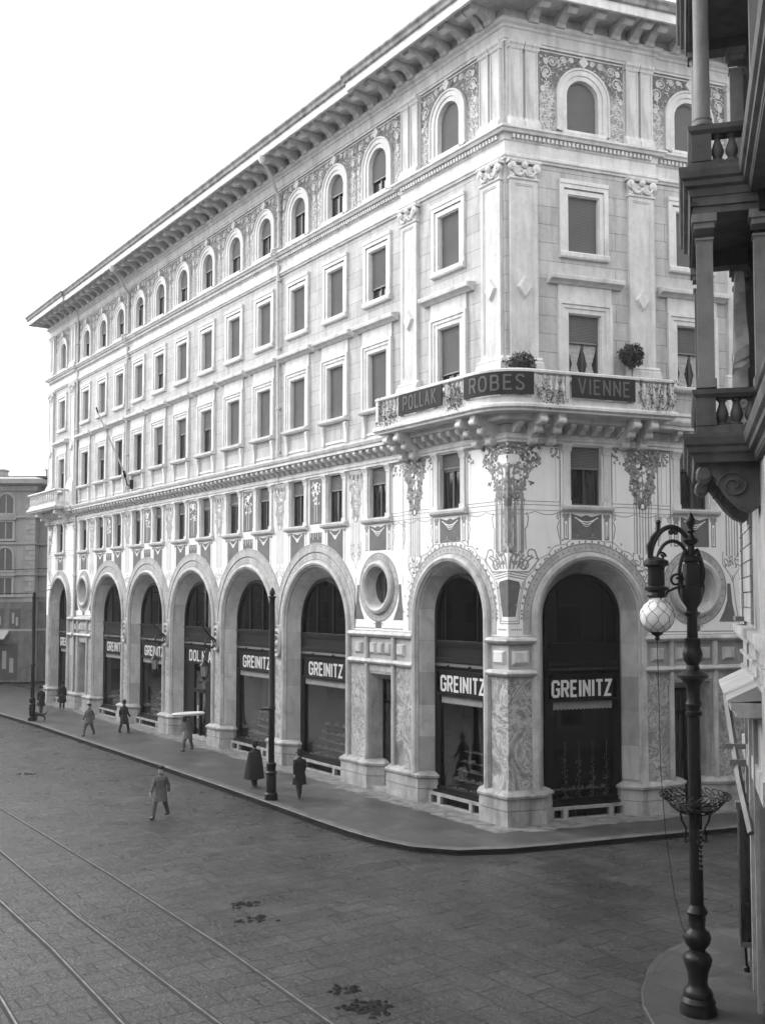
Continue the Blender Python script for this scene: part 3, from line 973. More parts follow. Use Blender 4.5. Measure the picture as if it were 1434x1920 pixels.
pp.location = Matrix.Rotation(AL, 3, 'Z') @ Vector((.66, 0, 0)); pp.rotation_euler = (0, 0, AL)
T = MB()
T.box(-.24, .24, -.05, .13, 23.86, 26.30)
frame_rect(T, -.24, .24, 23.86, 26.30, .05, .13, .155, .05)
tpil = obj('top_pilaster', T, M['stone'], palace)
K = MB(); K.extrude([(-.05, 26.28), (.17, 26.28), (.20, 26.36), (.26, 26.42), (.27, 26.515), (-.05, 26.515)], 'x', -.285, .285)
obj('capital', K, M['stone_trim'], tpil)
B = MB(); B.extrude([(-.05, 23.53), (.25, 23.53), (.25, 23.70), (.19, 23.76), (.16, 23.858), (-.05, 23.858)], 'x', -.29, .29)
obj('base', B, M['stone_trim'], tpil)
tsp = [('L', .36), ('L', .96), ('L', 5.12), ('L', 5.72), ('L', 45.4), ('L', 46.0), ('L', 50.2), ('L', 50.8), ('R', .36), ('R', .96), ('R', 4.98), ('R', 5.58), ('R', 9.4), ('R', 10.0)]
for side, x in tsp[1:]: place(tpil, side, x, 0 if x < 6 or side == 'L' else STEP)
tpil.location = Matrix.Rotation(AL, 3, 'Z') @ Vector((.36, 0, 0)); tpil.rotation_euler = (0, 0, AL)
for side, xs in (('L', [(0.02, 1.27), (4.82, 6.03), (45.12, 46.3), (49.9, 51.18)]), ('R', [(0.02, 1.27), (4.68, 5.93)])):
    for a, b in xs:
        bk = MB(); a, b = (a, b) if side == 'L' else (-b, -a)
        bk.box(a, b, -.05, .03, 23.53, 26.515)
        part('pilaster_backing', bk, M['stone'], side)

# ------------------------------------------------------------------ shop arcade
def shopfront(side, c, rg, zsg, o, text, door=False, lowtext=1.0):
    """dark timber shop window filling an arch, 50 cm behind the wall face; x = 0 at its middle"""
    y = -.5
    F = MB()
    # outer timber frame following the arch
    arch_band(F, 0, rg - .10, zsg, rg + .04, zsg, .48 if not door else .05, y - .10, y + .04)
    F.box(-rg + .1, rg - .1, y - .1, y + .10, 5.74, 5.93)
    F.box(-rg + .1, rg - .1, y - .1, y + .14, 5.84, 5.90)
    F.box(-rg + .1, rg - .1, y - .1, y + .02, 5.28, 5.74)
    F.box(-rg + .1, rg - .1, y - .1, y + .12, 5.15, 5.29)
    F.extrude([(y - .1, 4.86), (y + .06, 4.86), (y + .12, 5.0), (y + .05, 5.15), (y - .1, 5.15)], 'x', -rg + .1, rg - .1)
    F.box(-rg + .1, rg - .1, y - .1, y + .10, 4.78, 4.86)
    F.box(-rg + .1, rg - .1, y - .1, y + .08, 3.93, 4.02)
    for k in (-.42, .42):
        F.lathe([(.05, 0), (.07, .05), (.03, .10)], (k * rg, y + .08, 5.0), 8, 'y')
    F.box(-rg + .10, -rg + .27, y - .1, y + .03, .48, 4.0)
    F.box(rg - .27, rg - .10, y - .1, y + .03, .48, 4.0)
    nm = 2 if rg < 1.8 else 3
    if rg > 1.8:
        for q in (-.33, .33):
            h = sqrt(rg ** 2 - (q * rg) ** 2)
            F.box(q * rg * 1.0 - .035, q * rg + .035, y - .06, y + .01, 5.93, zsg + h - .08)
    else:
        for q in (-.62, .62):
            h = sqrt(rg ** 2 - (q * rg) ** 2)
            F.box(q * rg - .025, q * rg + .025, y - .06, y, 5.93, zsg + h - .06)
    if door:
        F.box(-rg + .27, -.72, y - .1, y + .02, .05, 3.93); F.box(.72, rg - .27, y - .1, y + .02, .05, 3.93)
        F.box(-.06, .06, y - .1, y + .03, .05, 2.6); F.box(-.72, .72, y - .1, y + .12, 2.45, 2.62)
    else:
        F.box(-rg + .10, rg - .10, y - .1, y + .10, .50, .64)
        F.box(-rg, rg, y - .1, y + .20, .423, .50)
    sg, a = SIDE[side]
    f = part('shopfront', F, M['darkwood'], side, None, c, o)
    G = MB()
    G.sheet(arch_pts(0, rg - .08, zsg, 5.90), [], y - .05)
    obj('lunette_glass', G, M['shopglass'], f, fix=False)
    G = MB(); G.sheet([(-rg + .2, .5), (rg - .2, .5), (rg - .2, 4.0), (-rg + .2, 4.0)], [], y - .05)
    obj('shop_glass', G, M['shopglass'], f, fix=False)
    if not door:
        V = MB(); n = int(rg * 2 / .09); w = rg - .27
        top = [(-w + 2 * w * i / n, y - .03, 3.93) for i in range(n + 1)]
        bot = [(-w + 2 * w * i / n, y - .03, 3.68 - (.05 if i % 2 else 0)) for i in range(n + 1)]
        V.strip(top, bot); obj('blind', V, M['valance'], f)
        # stall riser with cellar grilles
        R = MB()
        R.box(-rg - .05, rg + .05, y + .12, y + .34, .0, .05); R.box(-rg - .05, rg + .05, y - .02, y + .34, .33, .42)
        cuts = [-rg - .05, -rg + .18, -rg + .42, -rg * .28, -rg * .28 + .12] if False else None
        a0, a1, b0, b1 = -rg - .05, -.62 * rg, .62 * rg, rg + .05
        for xa, xb in ((a0, a0 + .16), (a1 - .09, a1 + .09), (b0 - .09, b0 + .09), (b1 - .16, b1)):
            R.box(xa, xb, y + .12, y + .34, .05, .33)
        obj('stall_riser', R, M['pier'], f)
        Q = MB(); Q.box(-rg, rg, y - .12, y - .05, .0, .45)
        x = -rg + .1
        while x < rg: Q.box(x - .012, x + .012, y + .20, y + .22, .05, .33); x += .12
        obj('cellar_grille', Q, M['iron'], f)
    else:
        R = MB(); R.box(-rg - .05, rg + .05, y - .3, y + .18, 0, .16); obj('doorstep', R, M['pier'], f)
        H = MB(); H.box(.14, .19, y + .02, y + .07, 1.05, 1.75); obj('door_handle', H, M['lettering'], f)
    # room behind: floor, back, goods on stepped shelves
    I = MB()
    I.sheet([(-rg - .3, 0), (rg + .3, 0), (rg + .3, 9), (-rg - .3, 9)], [], y - 1.5)
    I.box(-rg - .3, rg + .3, y - 1.5, y - .15, .2, .50)
    I.add([(-rg - .3, y - .1, 0), (-rg - .3, y - 1.5, 0), (-rg - .3, y - 1.5, 9), (-rg - .3, y - .1, 9)], [(0, 1, 2, 3)])
    I.add([(rg + .3, y - .1, 0), (rg + .3, y - 1.5, 0), (rg + .3, y - 1.5, 9), (rg + .3, y - .1, 9)], [(0, 1, 2, 3)])
    I.add([(-rg - .3, y - .1, 8.6), (rg + .3, y - .1, 8.6), (rg + .3, y - 1.5, 8.6), (-rg - .3, y - 1.5, 8.6)], [(0, 1, 2, 3)])
    obj('shop_interior', I, M['interior'], f)
    if not door:
        W = MB(); rr = random.Random(int(c * 10))
        for row, zz in enumerate((.52, .85, 1.15, 1.45, 1.8) if side == 'L' else (.52, .85)):
            x = -rg + .35
            while x < rg - .35:
                if rr.random() < .85:
                    s = rr.uniform(.02, .06); hh = rr.uniform(.03, .12)
                    W.lathe([(s, 0), (s * 1.5, hh * .5), (s * .5, hh)], (x, y - .35 - .18 * row + rr.uniform(-.05, .05), zz), 6)
                x += rr.uniform(.06, .16)
            W.box(-rg + .3, rg - .3, y - .42 - .18 * row, y - .30 - .18 * row, zz - .02, zz - .005) if row else None
        if side == 'R':
            for q in range(5):
                xx = -rg + .35 + q * (2 * rg - .7) / 4
                W.box(xx - .006, xx + .006, y - .30, y - .29, .5, 2.5)
                for _ in range(26):
                    zq = rr.uniform(.6, 2.0)
                    W.lathe([(.012, 0), (.022, .02), (.01, .04)], (xx + rr.uniform(-.12, .12), y - .32, zq), 5)
        obj('display_goods', W, M['goods'], f)
    # sign: a thing of its own
    if text:
        sg, a = SIDE[side]
        loc = C + Matrix.Rotation(a, 3, 'Z') @ Vector((sg * c, o, 0))
        t = thing('shop_sign', text[1], 'sign', tuple(loc), a, 'white lettered shop name boards in the arcade')
        SB = MB(); SB.box(-rg + .27, rg - .27, y - .1, y + .05, 4.022, 4.778); obj('board', SB, M['darkwood'], t)
        Lt = MB(); wid = (2.46 if side == 'L' else 2.30) * lowtext
        xo = -.12 if side == 'L' else .06
        word(Lt, text[0], xo - wid / 2, 4.12, .50, wid, .092, .26, y + .064, .012, True)
        obj('lettering', Lt, M['lettering'], t)
    return f
arc_st = MB()
labs = ['leftmost large white shop name board, in the far pavilion arch']
SIGN_L = {0: ('GREINITZ', 'white GREINITZ lettering in the arch just left of the marble corner pier'),
          1: ('GREINITZ', 'white GREINITZ lettering in the wide arch directly left of the small oculus doorway'),
          2: ('GREINITZ', 'white GREINITZ lettering in the wide arch half hidden behind the black lamp pole'),
          3: ('DOL.N A', 'worn white lettering reading DOL.N A above the double shop door'),
          4: ('GREINITZ', 'white GREINITZ lettering crossed by the further hanging wall lantern'),
          5: ('GREINITZ', 'small looking white GREINITZ lettering in the last wide arch before the far oculus'),
          6: ('GREINITZ', 'white lettering in the far end pavilion arch, furthest down the street')}
SIGN_R = {0: ('GREINITZ', 'white GREINITZ lettering in the arch just right of the marble corner pier'), 1: None}
for side, arches, signs in (('L', ARCH_L, SIGN_L), ('R', ARCH_R, SIGN_R)):
    sg, a = SIDE[side]
    for i, (c, r, rg, z1, z2, o) in enumerate(arches):
        rv = MB(); ring = MB(); orn = MB()
        A = arch_pts(sg * c, r, z1, 0, 32); B = arch_pts(sg * c, rg + .03, z2, 0, 32)
        A2 = arch_pts(sg * c, r - .10, z1, 0, 32)
        rv.strip([(p[0], o - .001, p[1]) for p in A], [(p[0], o - .09, p[1]) for p in A2])
        rv.strip([(p[0], o - .09, p[1]) for p in A2], [(p[0], o - .60, p[1]) for p in B])
        if r < 2.2:
            arch_torus(ring, sg * c, r + .15, z1, .95, o + .02, .15)
            arch_torus(ring, sg * c, r + .02, z1, .95, o + .0, .05)
            # painted band outside
            arch_band(ring, sg * c, r + .29, z1, r + .60, z1, ZS + .05, o - .02, o + .012)
            orn.ribbon([p for p in arch_pts(sg * c, r + .32, z1, ZS + .1, 36)], .035, o + .016)
            orn.ribbon([p for p in arch_pts(sg * c, r + .59, z1, ZS + .5, 36)], .045, o + .016)
            for k in range(34):
                an = pi * k / 33
                orn.disc(sg * c + (r + .45) * cos(an), z1 + (r + .45) * sin(an), .035, .05, o + .016, 6)
                if k % 1 == 0: orn.disc(sg * c + (r + .66) * cos(an), z1 + (r + .66) * sin(an), .04, .05, o + .008, 6)
        else:
            arch_torus(ring, sg * c, r + .13, z1, .95, o + .02, .13)
            arch_torus(ring, sg * c, r + .0, z1, .95, o + .0, .05)
            def cut(rad, n=40):
                m = min(3.215, rad)
                a0 = math.acos(m / rad)
                return [(sg * c + rad * cos(pi - a0 - (pi - 2 * a0) * k / n), z1 + rad * sin(pi - a0 - (pi - 2 * a0) * k / n)) for k in range(n + 1)]
            def cband(r0, r1, y1):
                A = cut(r0); B = cut(r1)
                ring.strip([(p[0], o + y1, p[1]) for p in A], [(p[0], o + y1, p[1]) for p in B])
                ring.strip([(p[0], o - .02, p[1]) for p in B], [(p[0], o + y1, p[1]) for p in B])
                ring.strip([(p[0], o - .02, p[1]) for p in A], [(p[0], o + y1, p[1]) for p in A])
            cband(2.86, 3.16, .03); cband(3.22, 3.36, .05); cband(3.36, 3.60, .03)
            orn.ribbon(cut(2.90), .03, o + .034); orn.ribbon(cut(3.19), .05, o + .012); orn.ribbon(cut(3.56), .03, o + .036)
            for k in range(30):
                an = pi * (k + .5) / 30
                if abs(3.03 * cos(an)) < 3.1: orn.disc(sg * c + 3.03 * cos(an), z1 + 3.03 * sin(an), .035, .05, o + .034, 6)
                if abs(3.47 * cos(an)) < 3.1: orn.disc(sg * c + 3.47 * cos(an), z1 + 3.47 * sin(an), .05, .03, o + .036, 6)
        t = signs.get(i)
        shopfront(side, c, rg, z2, o, t, door=(side == 'L' and i == 3), lowtext=1.0 if rg < 1.8 else 1.12)
        part('arch_reveal', rv, M['pierblocks'], side)
        part('arch_moulding', ring, M['arcade'], side, smooth=True)
        part('arch_painting', orn, M['paint_grey'], side)

# plinths, marble faces
PLP = [(-.3, 0), (.25, 0), (.25, .46), (.22, .47), (.22, .50), (.25, .51), (.23, .86), (.30, .90), (.31, .98), (.18, 1.06), (.05, 1.12), (-.3, 1.12)]
def plinth(path): 
    mb = MB(); sweep(mb, PLP, [p - C for p in path]); part('pier_plinth', mb, M['pier'])
def pierL(a, b, o, sa=1, sb=1):
    p = []
    if sb: p += [PL(b + .38, o - .5), PL(b + .38, o - .38)]
    p += [PL(b + .02, o), PL(a - .02, o)]
    if sa: p += [PL(a - .38, o - .38), PL(a - .38, o - .5)]
    plinth(p)
plinth([PL(1.54, -.5), PL(1.54, -.36), PL(1.18, 0), C, PR(1.13, 0), PR(1.50, -.36), PR(1.50, -.5)])
for j in range(4):
    a = 12.8 + 6.45 * j + 2.6
    pierL(a, a + 1.25, STEP)
for a, b, o in ((5.1, 6.9, STEP), (8.52, 10.2, STEP), (41.2, 42.5, STEP), (44.1, 46.15, STEP)):
    pierL(a, b, o, 1, 1)
pierL(50.05, 51.2, 0, 1, 0)
for a, b in ((5.05, 6.55), (8.15, 10.15)):
    plinth([PR(a - .38, -.5), PR(a - .38, -.36), PR(a, 0 if a < 6 else STEP), PR(b, STEP), PR(b + .36, -.48), PR(b + .36, -.6)])
mar, marR = 'L', 'R'
def panel(sd, a, b, o, z0=1.12, z1=4.85):
    mb = MB(); mb.box(min(a, b), max(a, b), o - .02, o + .025, z0, z1)
    part('marble_facing', mb, M['marble'], sd) if sd == 'L' else obj('marble_facing', mb, M['marble'], palace, (0, 0, 0), AR)
panel(mar, .0, .86, .0); panel(marR, -.88, .0, .0)
for a, b, o in ((5.5, 6.0, 0), (6.06, 6.68, STEP), (8.76, 9.85, STEP), (41.3, 42.3, STEP), (44.3, 45.9, STEP)): panel(mar, a, b, o)
for j in range(4):
    c = 16.025 + 6.45 * j; panel(mar, c - .32, c + .32, STEP, 1.12, 5.0)
for a, b, o in ((5.35, 5.93, 0), (5.96, 6.32, STEP), (8.42, 9.75, STEP)): panel(marR, -b, -a, o)
# round string courses over the piers and door bays, uprights and faceted blocks between them
strg = MB()
def roll(path, z, r=.125):
    prof = [(r * .35 + r * 1.15 * cos(2 * pi * k / 10), z + r * sin(2 * pi * k / 10)) for k in range(10)]
    sweep(strg, prof, [p - C for p in path])
for z in (6.05, 4.97):
    roll([PL(1.0), C, PR(.97)], z)
    roll([PL(9.92, STEP), PL(UP, STEP), PL(UP, 0), PL(5.3, 0)], z)
    roll([PL(45.95, 0), PL(UF, 0), PL(UF, STEP), PL(41.5, STEP)], z)
    roll([PR(5.22, 0), PR(SP, 0), PR(SP, STEP), PR(9.95, STEP)], z)
for q_ in islands(strg): part('string_course', q_, M['arcade'], smooth=True)
for side, ds in (('L', DOOR_L), ('R', DOOR_R)):
    sg, a = SIDE[side]
    for d in ds:
        V = MB()
        for e in (-1, 1):
            V.tube([(e * .93, STEP + .05, .0 if e else 0), (e * .93, STEP + .05, 5.95)], .10, 8)
        V.box(-.85, .85, STEP, STEP + .03, 4.60, 4.84)
        def pyr(x0, x1, z0, z1, y, h):
            i = .10
            V.add([(x0, y, z0), (x1, y, z0), (x1, y, z1), (x0, y, z1), (x0 + i, y + h, z0 + i), (x1 - i, y + h, z0 + i), (x1 - i, y + h, z1 - i * .4), (x0 + i, y + h, z1 - i * .4)],
                  [(4, 5, 6, 7), (0, 1, 5, 4), (1, 2, 6, 5), (2, 3, 7, 6), (3, 0, 4, 7)])
        for q in (-.52, 0, .52): pyr(q - .24, q + .24, 5.24, 5.72, STEP + .003, .10)
        for e in (-1, 1): pyr(e * 1.55 - .28, e * 1.55 + .28, 5.24, 5.72, (STEP if not (side == 'L' and e < 0 and d < 10 or side == 'R' and e > 0) else 0) + .003, .10)
        dr = part('doorway', V, M['arcade'], side, None, d, 0, smooth=True)
        # splayed reveal and dark door
        R = MB()
        for e in (-1, 1):
            R.add([(e * DH, STEP, 0), (e * DH, STEP, DZ), (e * (DH - .16), -.62, DZ - .25), (e * (DH - .16), -.62, 0)], [(0, 1, 2, 3)])
        R.add([(-DH, STEP, DZ), (DH, STEP, DZ), (DH - .16, -.62, DZ - .25), (-DH + .16, -.62, DZ - .25)], [(0, 1, 2, 3)])
        R.box(-DH, DH, -.70, STEP + .1, 0, .14)
        obj('door_reveal', R, M['pier'], dr)
        Dd = MB(); w = DH - .16
        frame_rect(Dd, -w, w, .14, DZ - .25, .09, -.70, -.62)
        Dd.box(-w + .09, w - .09, -.70, -.60, 3.35, 3.45); Dd.box(-.04, .04, -.70, -.61, .2, 3.35)
        Dd.box(-w + .09, w - .09, -.70, -.63, .23, .95)
        obj('door', Dd, M['darkwood'], dr)
        Pn = MB(); Pn.sheet([(-w, .14), (w, .14), (w, DZ - .25), (-w, DZ - .25)], [], -.68); obj('door_glass', Pn, M['pane'], dr)
# corner pier blocks, painted tapering panel between the two corner arches
cb = MB(); cbr = MB()
for mb in (cb,):
    mb.add([(.12, .003, 5.24), (.78, .003, 5.24), (.78, .003, 5.72), (.12, .003, 5.72), (.2, .10, 5.34), (.66, .10, 5.34), (.66, .10, 5.66), (.2, .10, 5.66)], [(4, 5, 6, 7), (0, 1, 5, 4), (1, 2, 6, 5), (2, 3, 7, 6), (3, 0, 4, 7)])
part('pier_block', cb, M['stone_trim'], 'L'); 
cbr.v = [(-x, y, z) for x, y, z in cb.v]; cbr.f = list(cb.f); cbr.m = list(cb.m)
part('pier_block', cbr, M['stone_trim'], 'R')
# oculi
for side, ocs in (('L', OC_L), ('R', OC_R)):
    for c, z in ocs:
        O = MB()
        def tor(rad, r, y):
            O.tube([(p[0], y, p[1]) for p in circ(0, z, rad, 40)], r, 8, True)
        tor(.93, .15, STEP + .03)
        A = circ(0, z, .80, 40); B = circ(0, z, .68, 40)
        O.strip([(p[0], STEP, p[1]) for p in A], [(p[0], STEP - .35, p[1]) for p in B], True)
        A = circ(0, z, 1.06, 40); B = circ(0, z, 1.36, 40)
        O.strip([(p[0], STEP + .012, p[1]) for p in A], [(p[0], STEP + .012, p[1]) for p in B], True)
        f = part('oculus_window', O, M['arcade'], side, None, c, 0, smooth=True)
        P = MB(); P.sheet(circ(0, z, .70, 30), [], STEP - .33); obj('pane', P, M['pane'], f)
        W = MB(); W.box(-.03, .03, STEP - .33, STEP - .28, z - .68, z + .68); obj('mullion', W, M['woodframe'], f)
        G = MB()
        G.ribbon(circ(0, z, 1.10, 40), .03, STEP + .016, True); G.ribbon(circ(0, z, 1.34, 40), .05, STEP + .016, True)
        for k in range(26):
            an = 2 * pi * k / 26; G.disc(1.22 * cos(an), z + 1.22 * sin(an), .04, .05, STEP + .016, 6)
        for e in (-1, 1):     # dark tapering field and volute each side
            G.ribbon([(e * (.30 + .16 * t * cos(t * 5)), 6.42 + .16 * t * sin(t * 5)) for t in [i / 14 for i in range(15)]], .03, STEP + .008)
            G.ribbon([(e * .35, 6.28), (e * 1.95, 6.28), (e * 1.75, 7.4), (e * 1.65, 8.3)], .04, STEP + .004)
        obj('ring_painting', G, M['paint_grey'], f)
        Dk = MB()
        for e in (-1, 1):
            Dk.sheet([(e * p[0], p[1]) for p in ((1.02, 6.62), (1.78, 6.62), (1.62, 7.3), (1.55, 8.0), (1.40, 8.0), (1.40, 7.4), (1.25, 7.0))], [], STEP + .005)
        Dk.sheet([(-.18, 6.28), (.18, 6.28), (.20, 6.54), (-.20, 6.54)], [], STEP + .005)
        obj('dark_field', Dk, M['paint_dark'], f)

# ------------------------------------------------------------------ art nouveau painting on the mezzanine wall
def spiral(mb, x, z, r, w, y, sx=1, turns=1.6, start=0.0, n=18):
    mb.ribbon([(x + sx * r * (1 - .8 * k / n) * cos(start + 2 * pi * turns * k / n), z + r * (1 - .8 * k / n) * sin(start + 2 * pi * turns * k / n)) for k in range(n + 1)], w, y)
def tree_motif(g, d, l, x, y, half=1.25, side=0, zb=8.35):
    """grey (g), dark (d), light (l) strokes. side: 0 both halves, +1 / -1 only one"""
    rr = random.Random(int(abs(x) * 31) + 5)
    es = (-1, 1) if side == 0 else (side,)
    for e in es:
        for k in range(230):
            t = rr.random() ** 1.15
            z = 12.62 - 1.85 * t
            wmax = half * (1 - .55 * t - .10 * sin(t * 16)) 
            px = rr.uniform(.0, wmax)
            if t > .30 and px < wmax * .25 and rr.random() < .6: continue
            mb = g if rr.random() < (.62 if t < .3 else .85) else d
            mb.disc(x + e * px, z, rr.uniform(.05, .095), rr.uniform(.035, .06), y + .004 + .001 * (k % 4), 6, rr.uniform(0, pi))
        for k in range(7):
            px = half * (.25 + .11 * k); zt = 12.3 - .22 * k
            g.ribbon([(x + e * half * (1.0 - .1 * k), 12.6 - .1 * k), (x + e * (half * (.9 - .1 * k)), zt), (x + e * half * (.55 - .05 * k), zt - .35)], .02, y + .003)
        for sx_, w, z1, z0 in ((.24, .055, 11.6, 9.0), (.34, .03, 11.4, 9.0), (.50, .06, 11.1, 8.9), (.60, .03, 11.0, 9.0), (.12, .07, 11.5, 10.8), (.12, .04, 10.4, 9.0)):
            if sx_ > half * .62: continue
            g.ribbon([(x + e * sx_, z1), (x + e * sx_, 10.85), (x + e * (sx_ + .03), 10.7), (x + e * sx_, 10.5), (x + e * sx_, z0)], w, y + .003)
        if half > .9:
            g.ribbon([(x + e * .70, 10.35), (x + e * .78, 10.2), (x + e * .74, 9.9), (x + e * .66, 9.8), (x + e * .68, 9.1)], .04, y + .003)
            spiral(g, x + e * .62, 8.62, .24, .05, y + .004, e, 1.4, 2.2)
            spiral(g, x + e * .86, 8.95, .20, .045, y + .004, e, .9, 0.2)
            for k in range(12): g.disc(x + e * rr.uniform(.05, .55), rr.uniform(8.6, 9.25), .09, .05, y + .005, 6, rr.uniform(0, pi))
            g.ribbon([(x + e * 1.0, 9.1), (x + e * 1.15, 8.75), (x + e * .8, 8.35), (x + e * .1, 8.35)], .05, y + .003)
        else:
            spiral(g, x + e * .26, zb + .42, .18, .035, y + .004, e, 1.2, 2.0)
            g.ribbon([(x + e * .4, zb + .75), (x + e * .42, zb + .3), (x + e * .1, zb - .1), (x, zb - .35)], .035, y + .003)
            for k in range(8): g.disc(x + e * rr.uniform(.02, .35), zb + rr.uniform(.1, .7), .06, .035, y + .005, 6, rr.uniform(0, pi))
    if side == 0:
        g.ribbon([(x, 11.9), (x, zb + .3)], .035, y + .006)
        d.disc(x, 10.68, .12, .14, y + .008, 12); l.disc(x, 10.68, .07, .09, y + .010, 10)
        if half > .9:
            g.disc(x, 12.13, .52, .21, y + .009, 16); l.disc(x, 12.15, .46, .15, y + .010, 16)
    else:
        g.ribbon([(x + side * .03, 11.9), (x + side * .03, 9.2)], .05, y + .006)
        d.add([(x, y + .008, 10.52), (x + side * .15, y + .008, 10.58), (x + side * .15, y + .008, 10.78), (x, y + .008, 10.84)], [(0, 1, 2, 3)])
        l.add([(x, y + .010, 11.98), (x + side * .40, y + .010, 12.04), (x + side * .48, y + .010, 12.2), (x + side * .42, y + .010, 12.3), (x, y + .010, 12.3)], [(0, 1, 2, 3, 4)])
def border(g, x0, x1, y):
    g.ribbon([(x0, 12.66), (x1, 12.66)], .09, y + .003)
    sgn = 1 if x1 > x0 else -1
    for e, xx in ((1, x0), (-1, x1)):
        for k in range(10): g.disc(xx + sgn * e * random.uniform(.05, .34), 12.58 - random.uniform(.0, .42), .07, .04, y + .004, 6, random.uniform(0, 3))
        g.ribbon([(xx + sgn * e * .16, 12.5), (xx + sgn * e * .16, 10.8)], .015, y + .002)
    for xx in (x0, x1): g.ribbon([(xx, 12.64), (xx, 9.3)], .05, y + .003)
    for z in (10.62, 10.74): g.ribbon([(x0, z), (x1, z)], .025, y + .003)
    g.ribbon([(x0, 10.44), (x1, 10.44)], .022, y + .003)
    m = (x1 - x0)
    for e, xx in ((1, x0), (-1, x1)):
        s_ = 1 if m > 0 else -1
        pts = [(xx + s_ * e * abs(m) * .5 * t, 10.40 - .11 * sin(pi * t)) for t in [i / 8 for i in range(9)]]
        g.ribbon(pts, .025, y + .003)
        g.ribbon([(xx + s_ * e * .10, 10.4), (xx + s_ * e * .14, 10.2), (xx + s_ * e * .08, 10.15), (xx + s_ * e * .05, 10.35)], .03, y + .003)
        g.ribbon([(xx + s_ * e * .05, 10.1), (xx + s_ * e * .12, 9.9), (xx + s_ * e * .05, 9.5)], .035, y + .003)
def under_window(g, d, l, x, y, zb):
    """dark hanging field below a window with light swag and pilaster strips"""
    d.sheet([(x - .60, 10.36), (x - .2, 10.26), (x, 10.32), (x + .2, 10.26), (x + .60, 10.36), (x + .60, zb), (x - .60, zb)], [], y + .004)
    for k in range(3):
        w = .46 - .13 * k
        l.ribbon([(x + w * (2 * t - 1), 10.24 - .13 * k * .6 - .16 * sin(pi * t)) for t in [i / 10 for i in range(11)]], .035 - .008 * k, y + .008)
    for e in (-1, 1):
        g.ribbon([(x + e * .80, 10.34), (x + e * .80, zb)], .20, y + .002)
        l.ribbon([(x + e * .80, 10.10), (x + e * .80, zb + .06)], .10, y + .0035)
        g.ribbon([(x + e * .72, 10.38), (x + e * .72, zb)], .03, y + .004); g.ribbon([(x + e * .88, 10.38), (x + e * .88, zb)], .03, y + .004)
        g.ribbon([(x + e * .66, 10.28), (x + e * .94, 10.28)], .12, y + .005)
        g.ribbon([(x + e * .80, 10.0), (x + e * .80, zb + .1)], .035, y + .005)
def arch_top(c, r, z1, x):
    v = r * r - (x - c) ** 2
    return z1 + sqrt(v) if v > 0 else ZS
def vine(g, sg, arch, rad, y):
    c, r, rg, z1, z2, o = arch
    pts = []
    for k in range(61):
        an = pi * k / 60; q = rad + .05 * sin(an * 22)
        pts.append((sg * (c + q * cos(an)), z1 + q * sin(an)))
        if k % 2: 
            q2 = rad + .12 * (1 if k % 4 == 1 else -1)
            g.disc(sg * (c + q2 * cos(an)), z1 + q2 * sin(an), .06, .03, o + y, 6, an + .6)
    pts = [p for p in pts if p[1] > z1 + .9 and abs(p[0]) > .02]
    g.ribbon(pts, .025, o + y - .002)
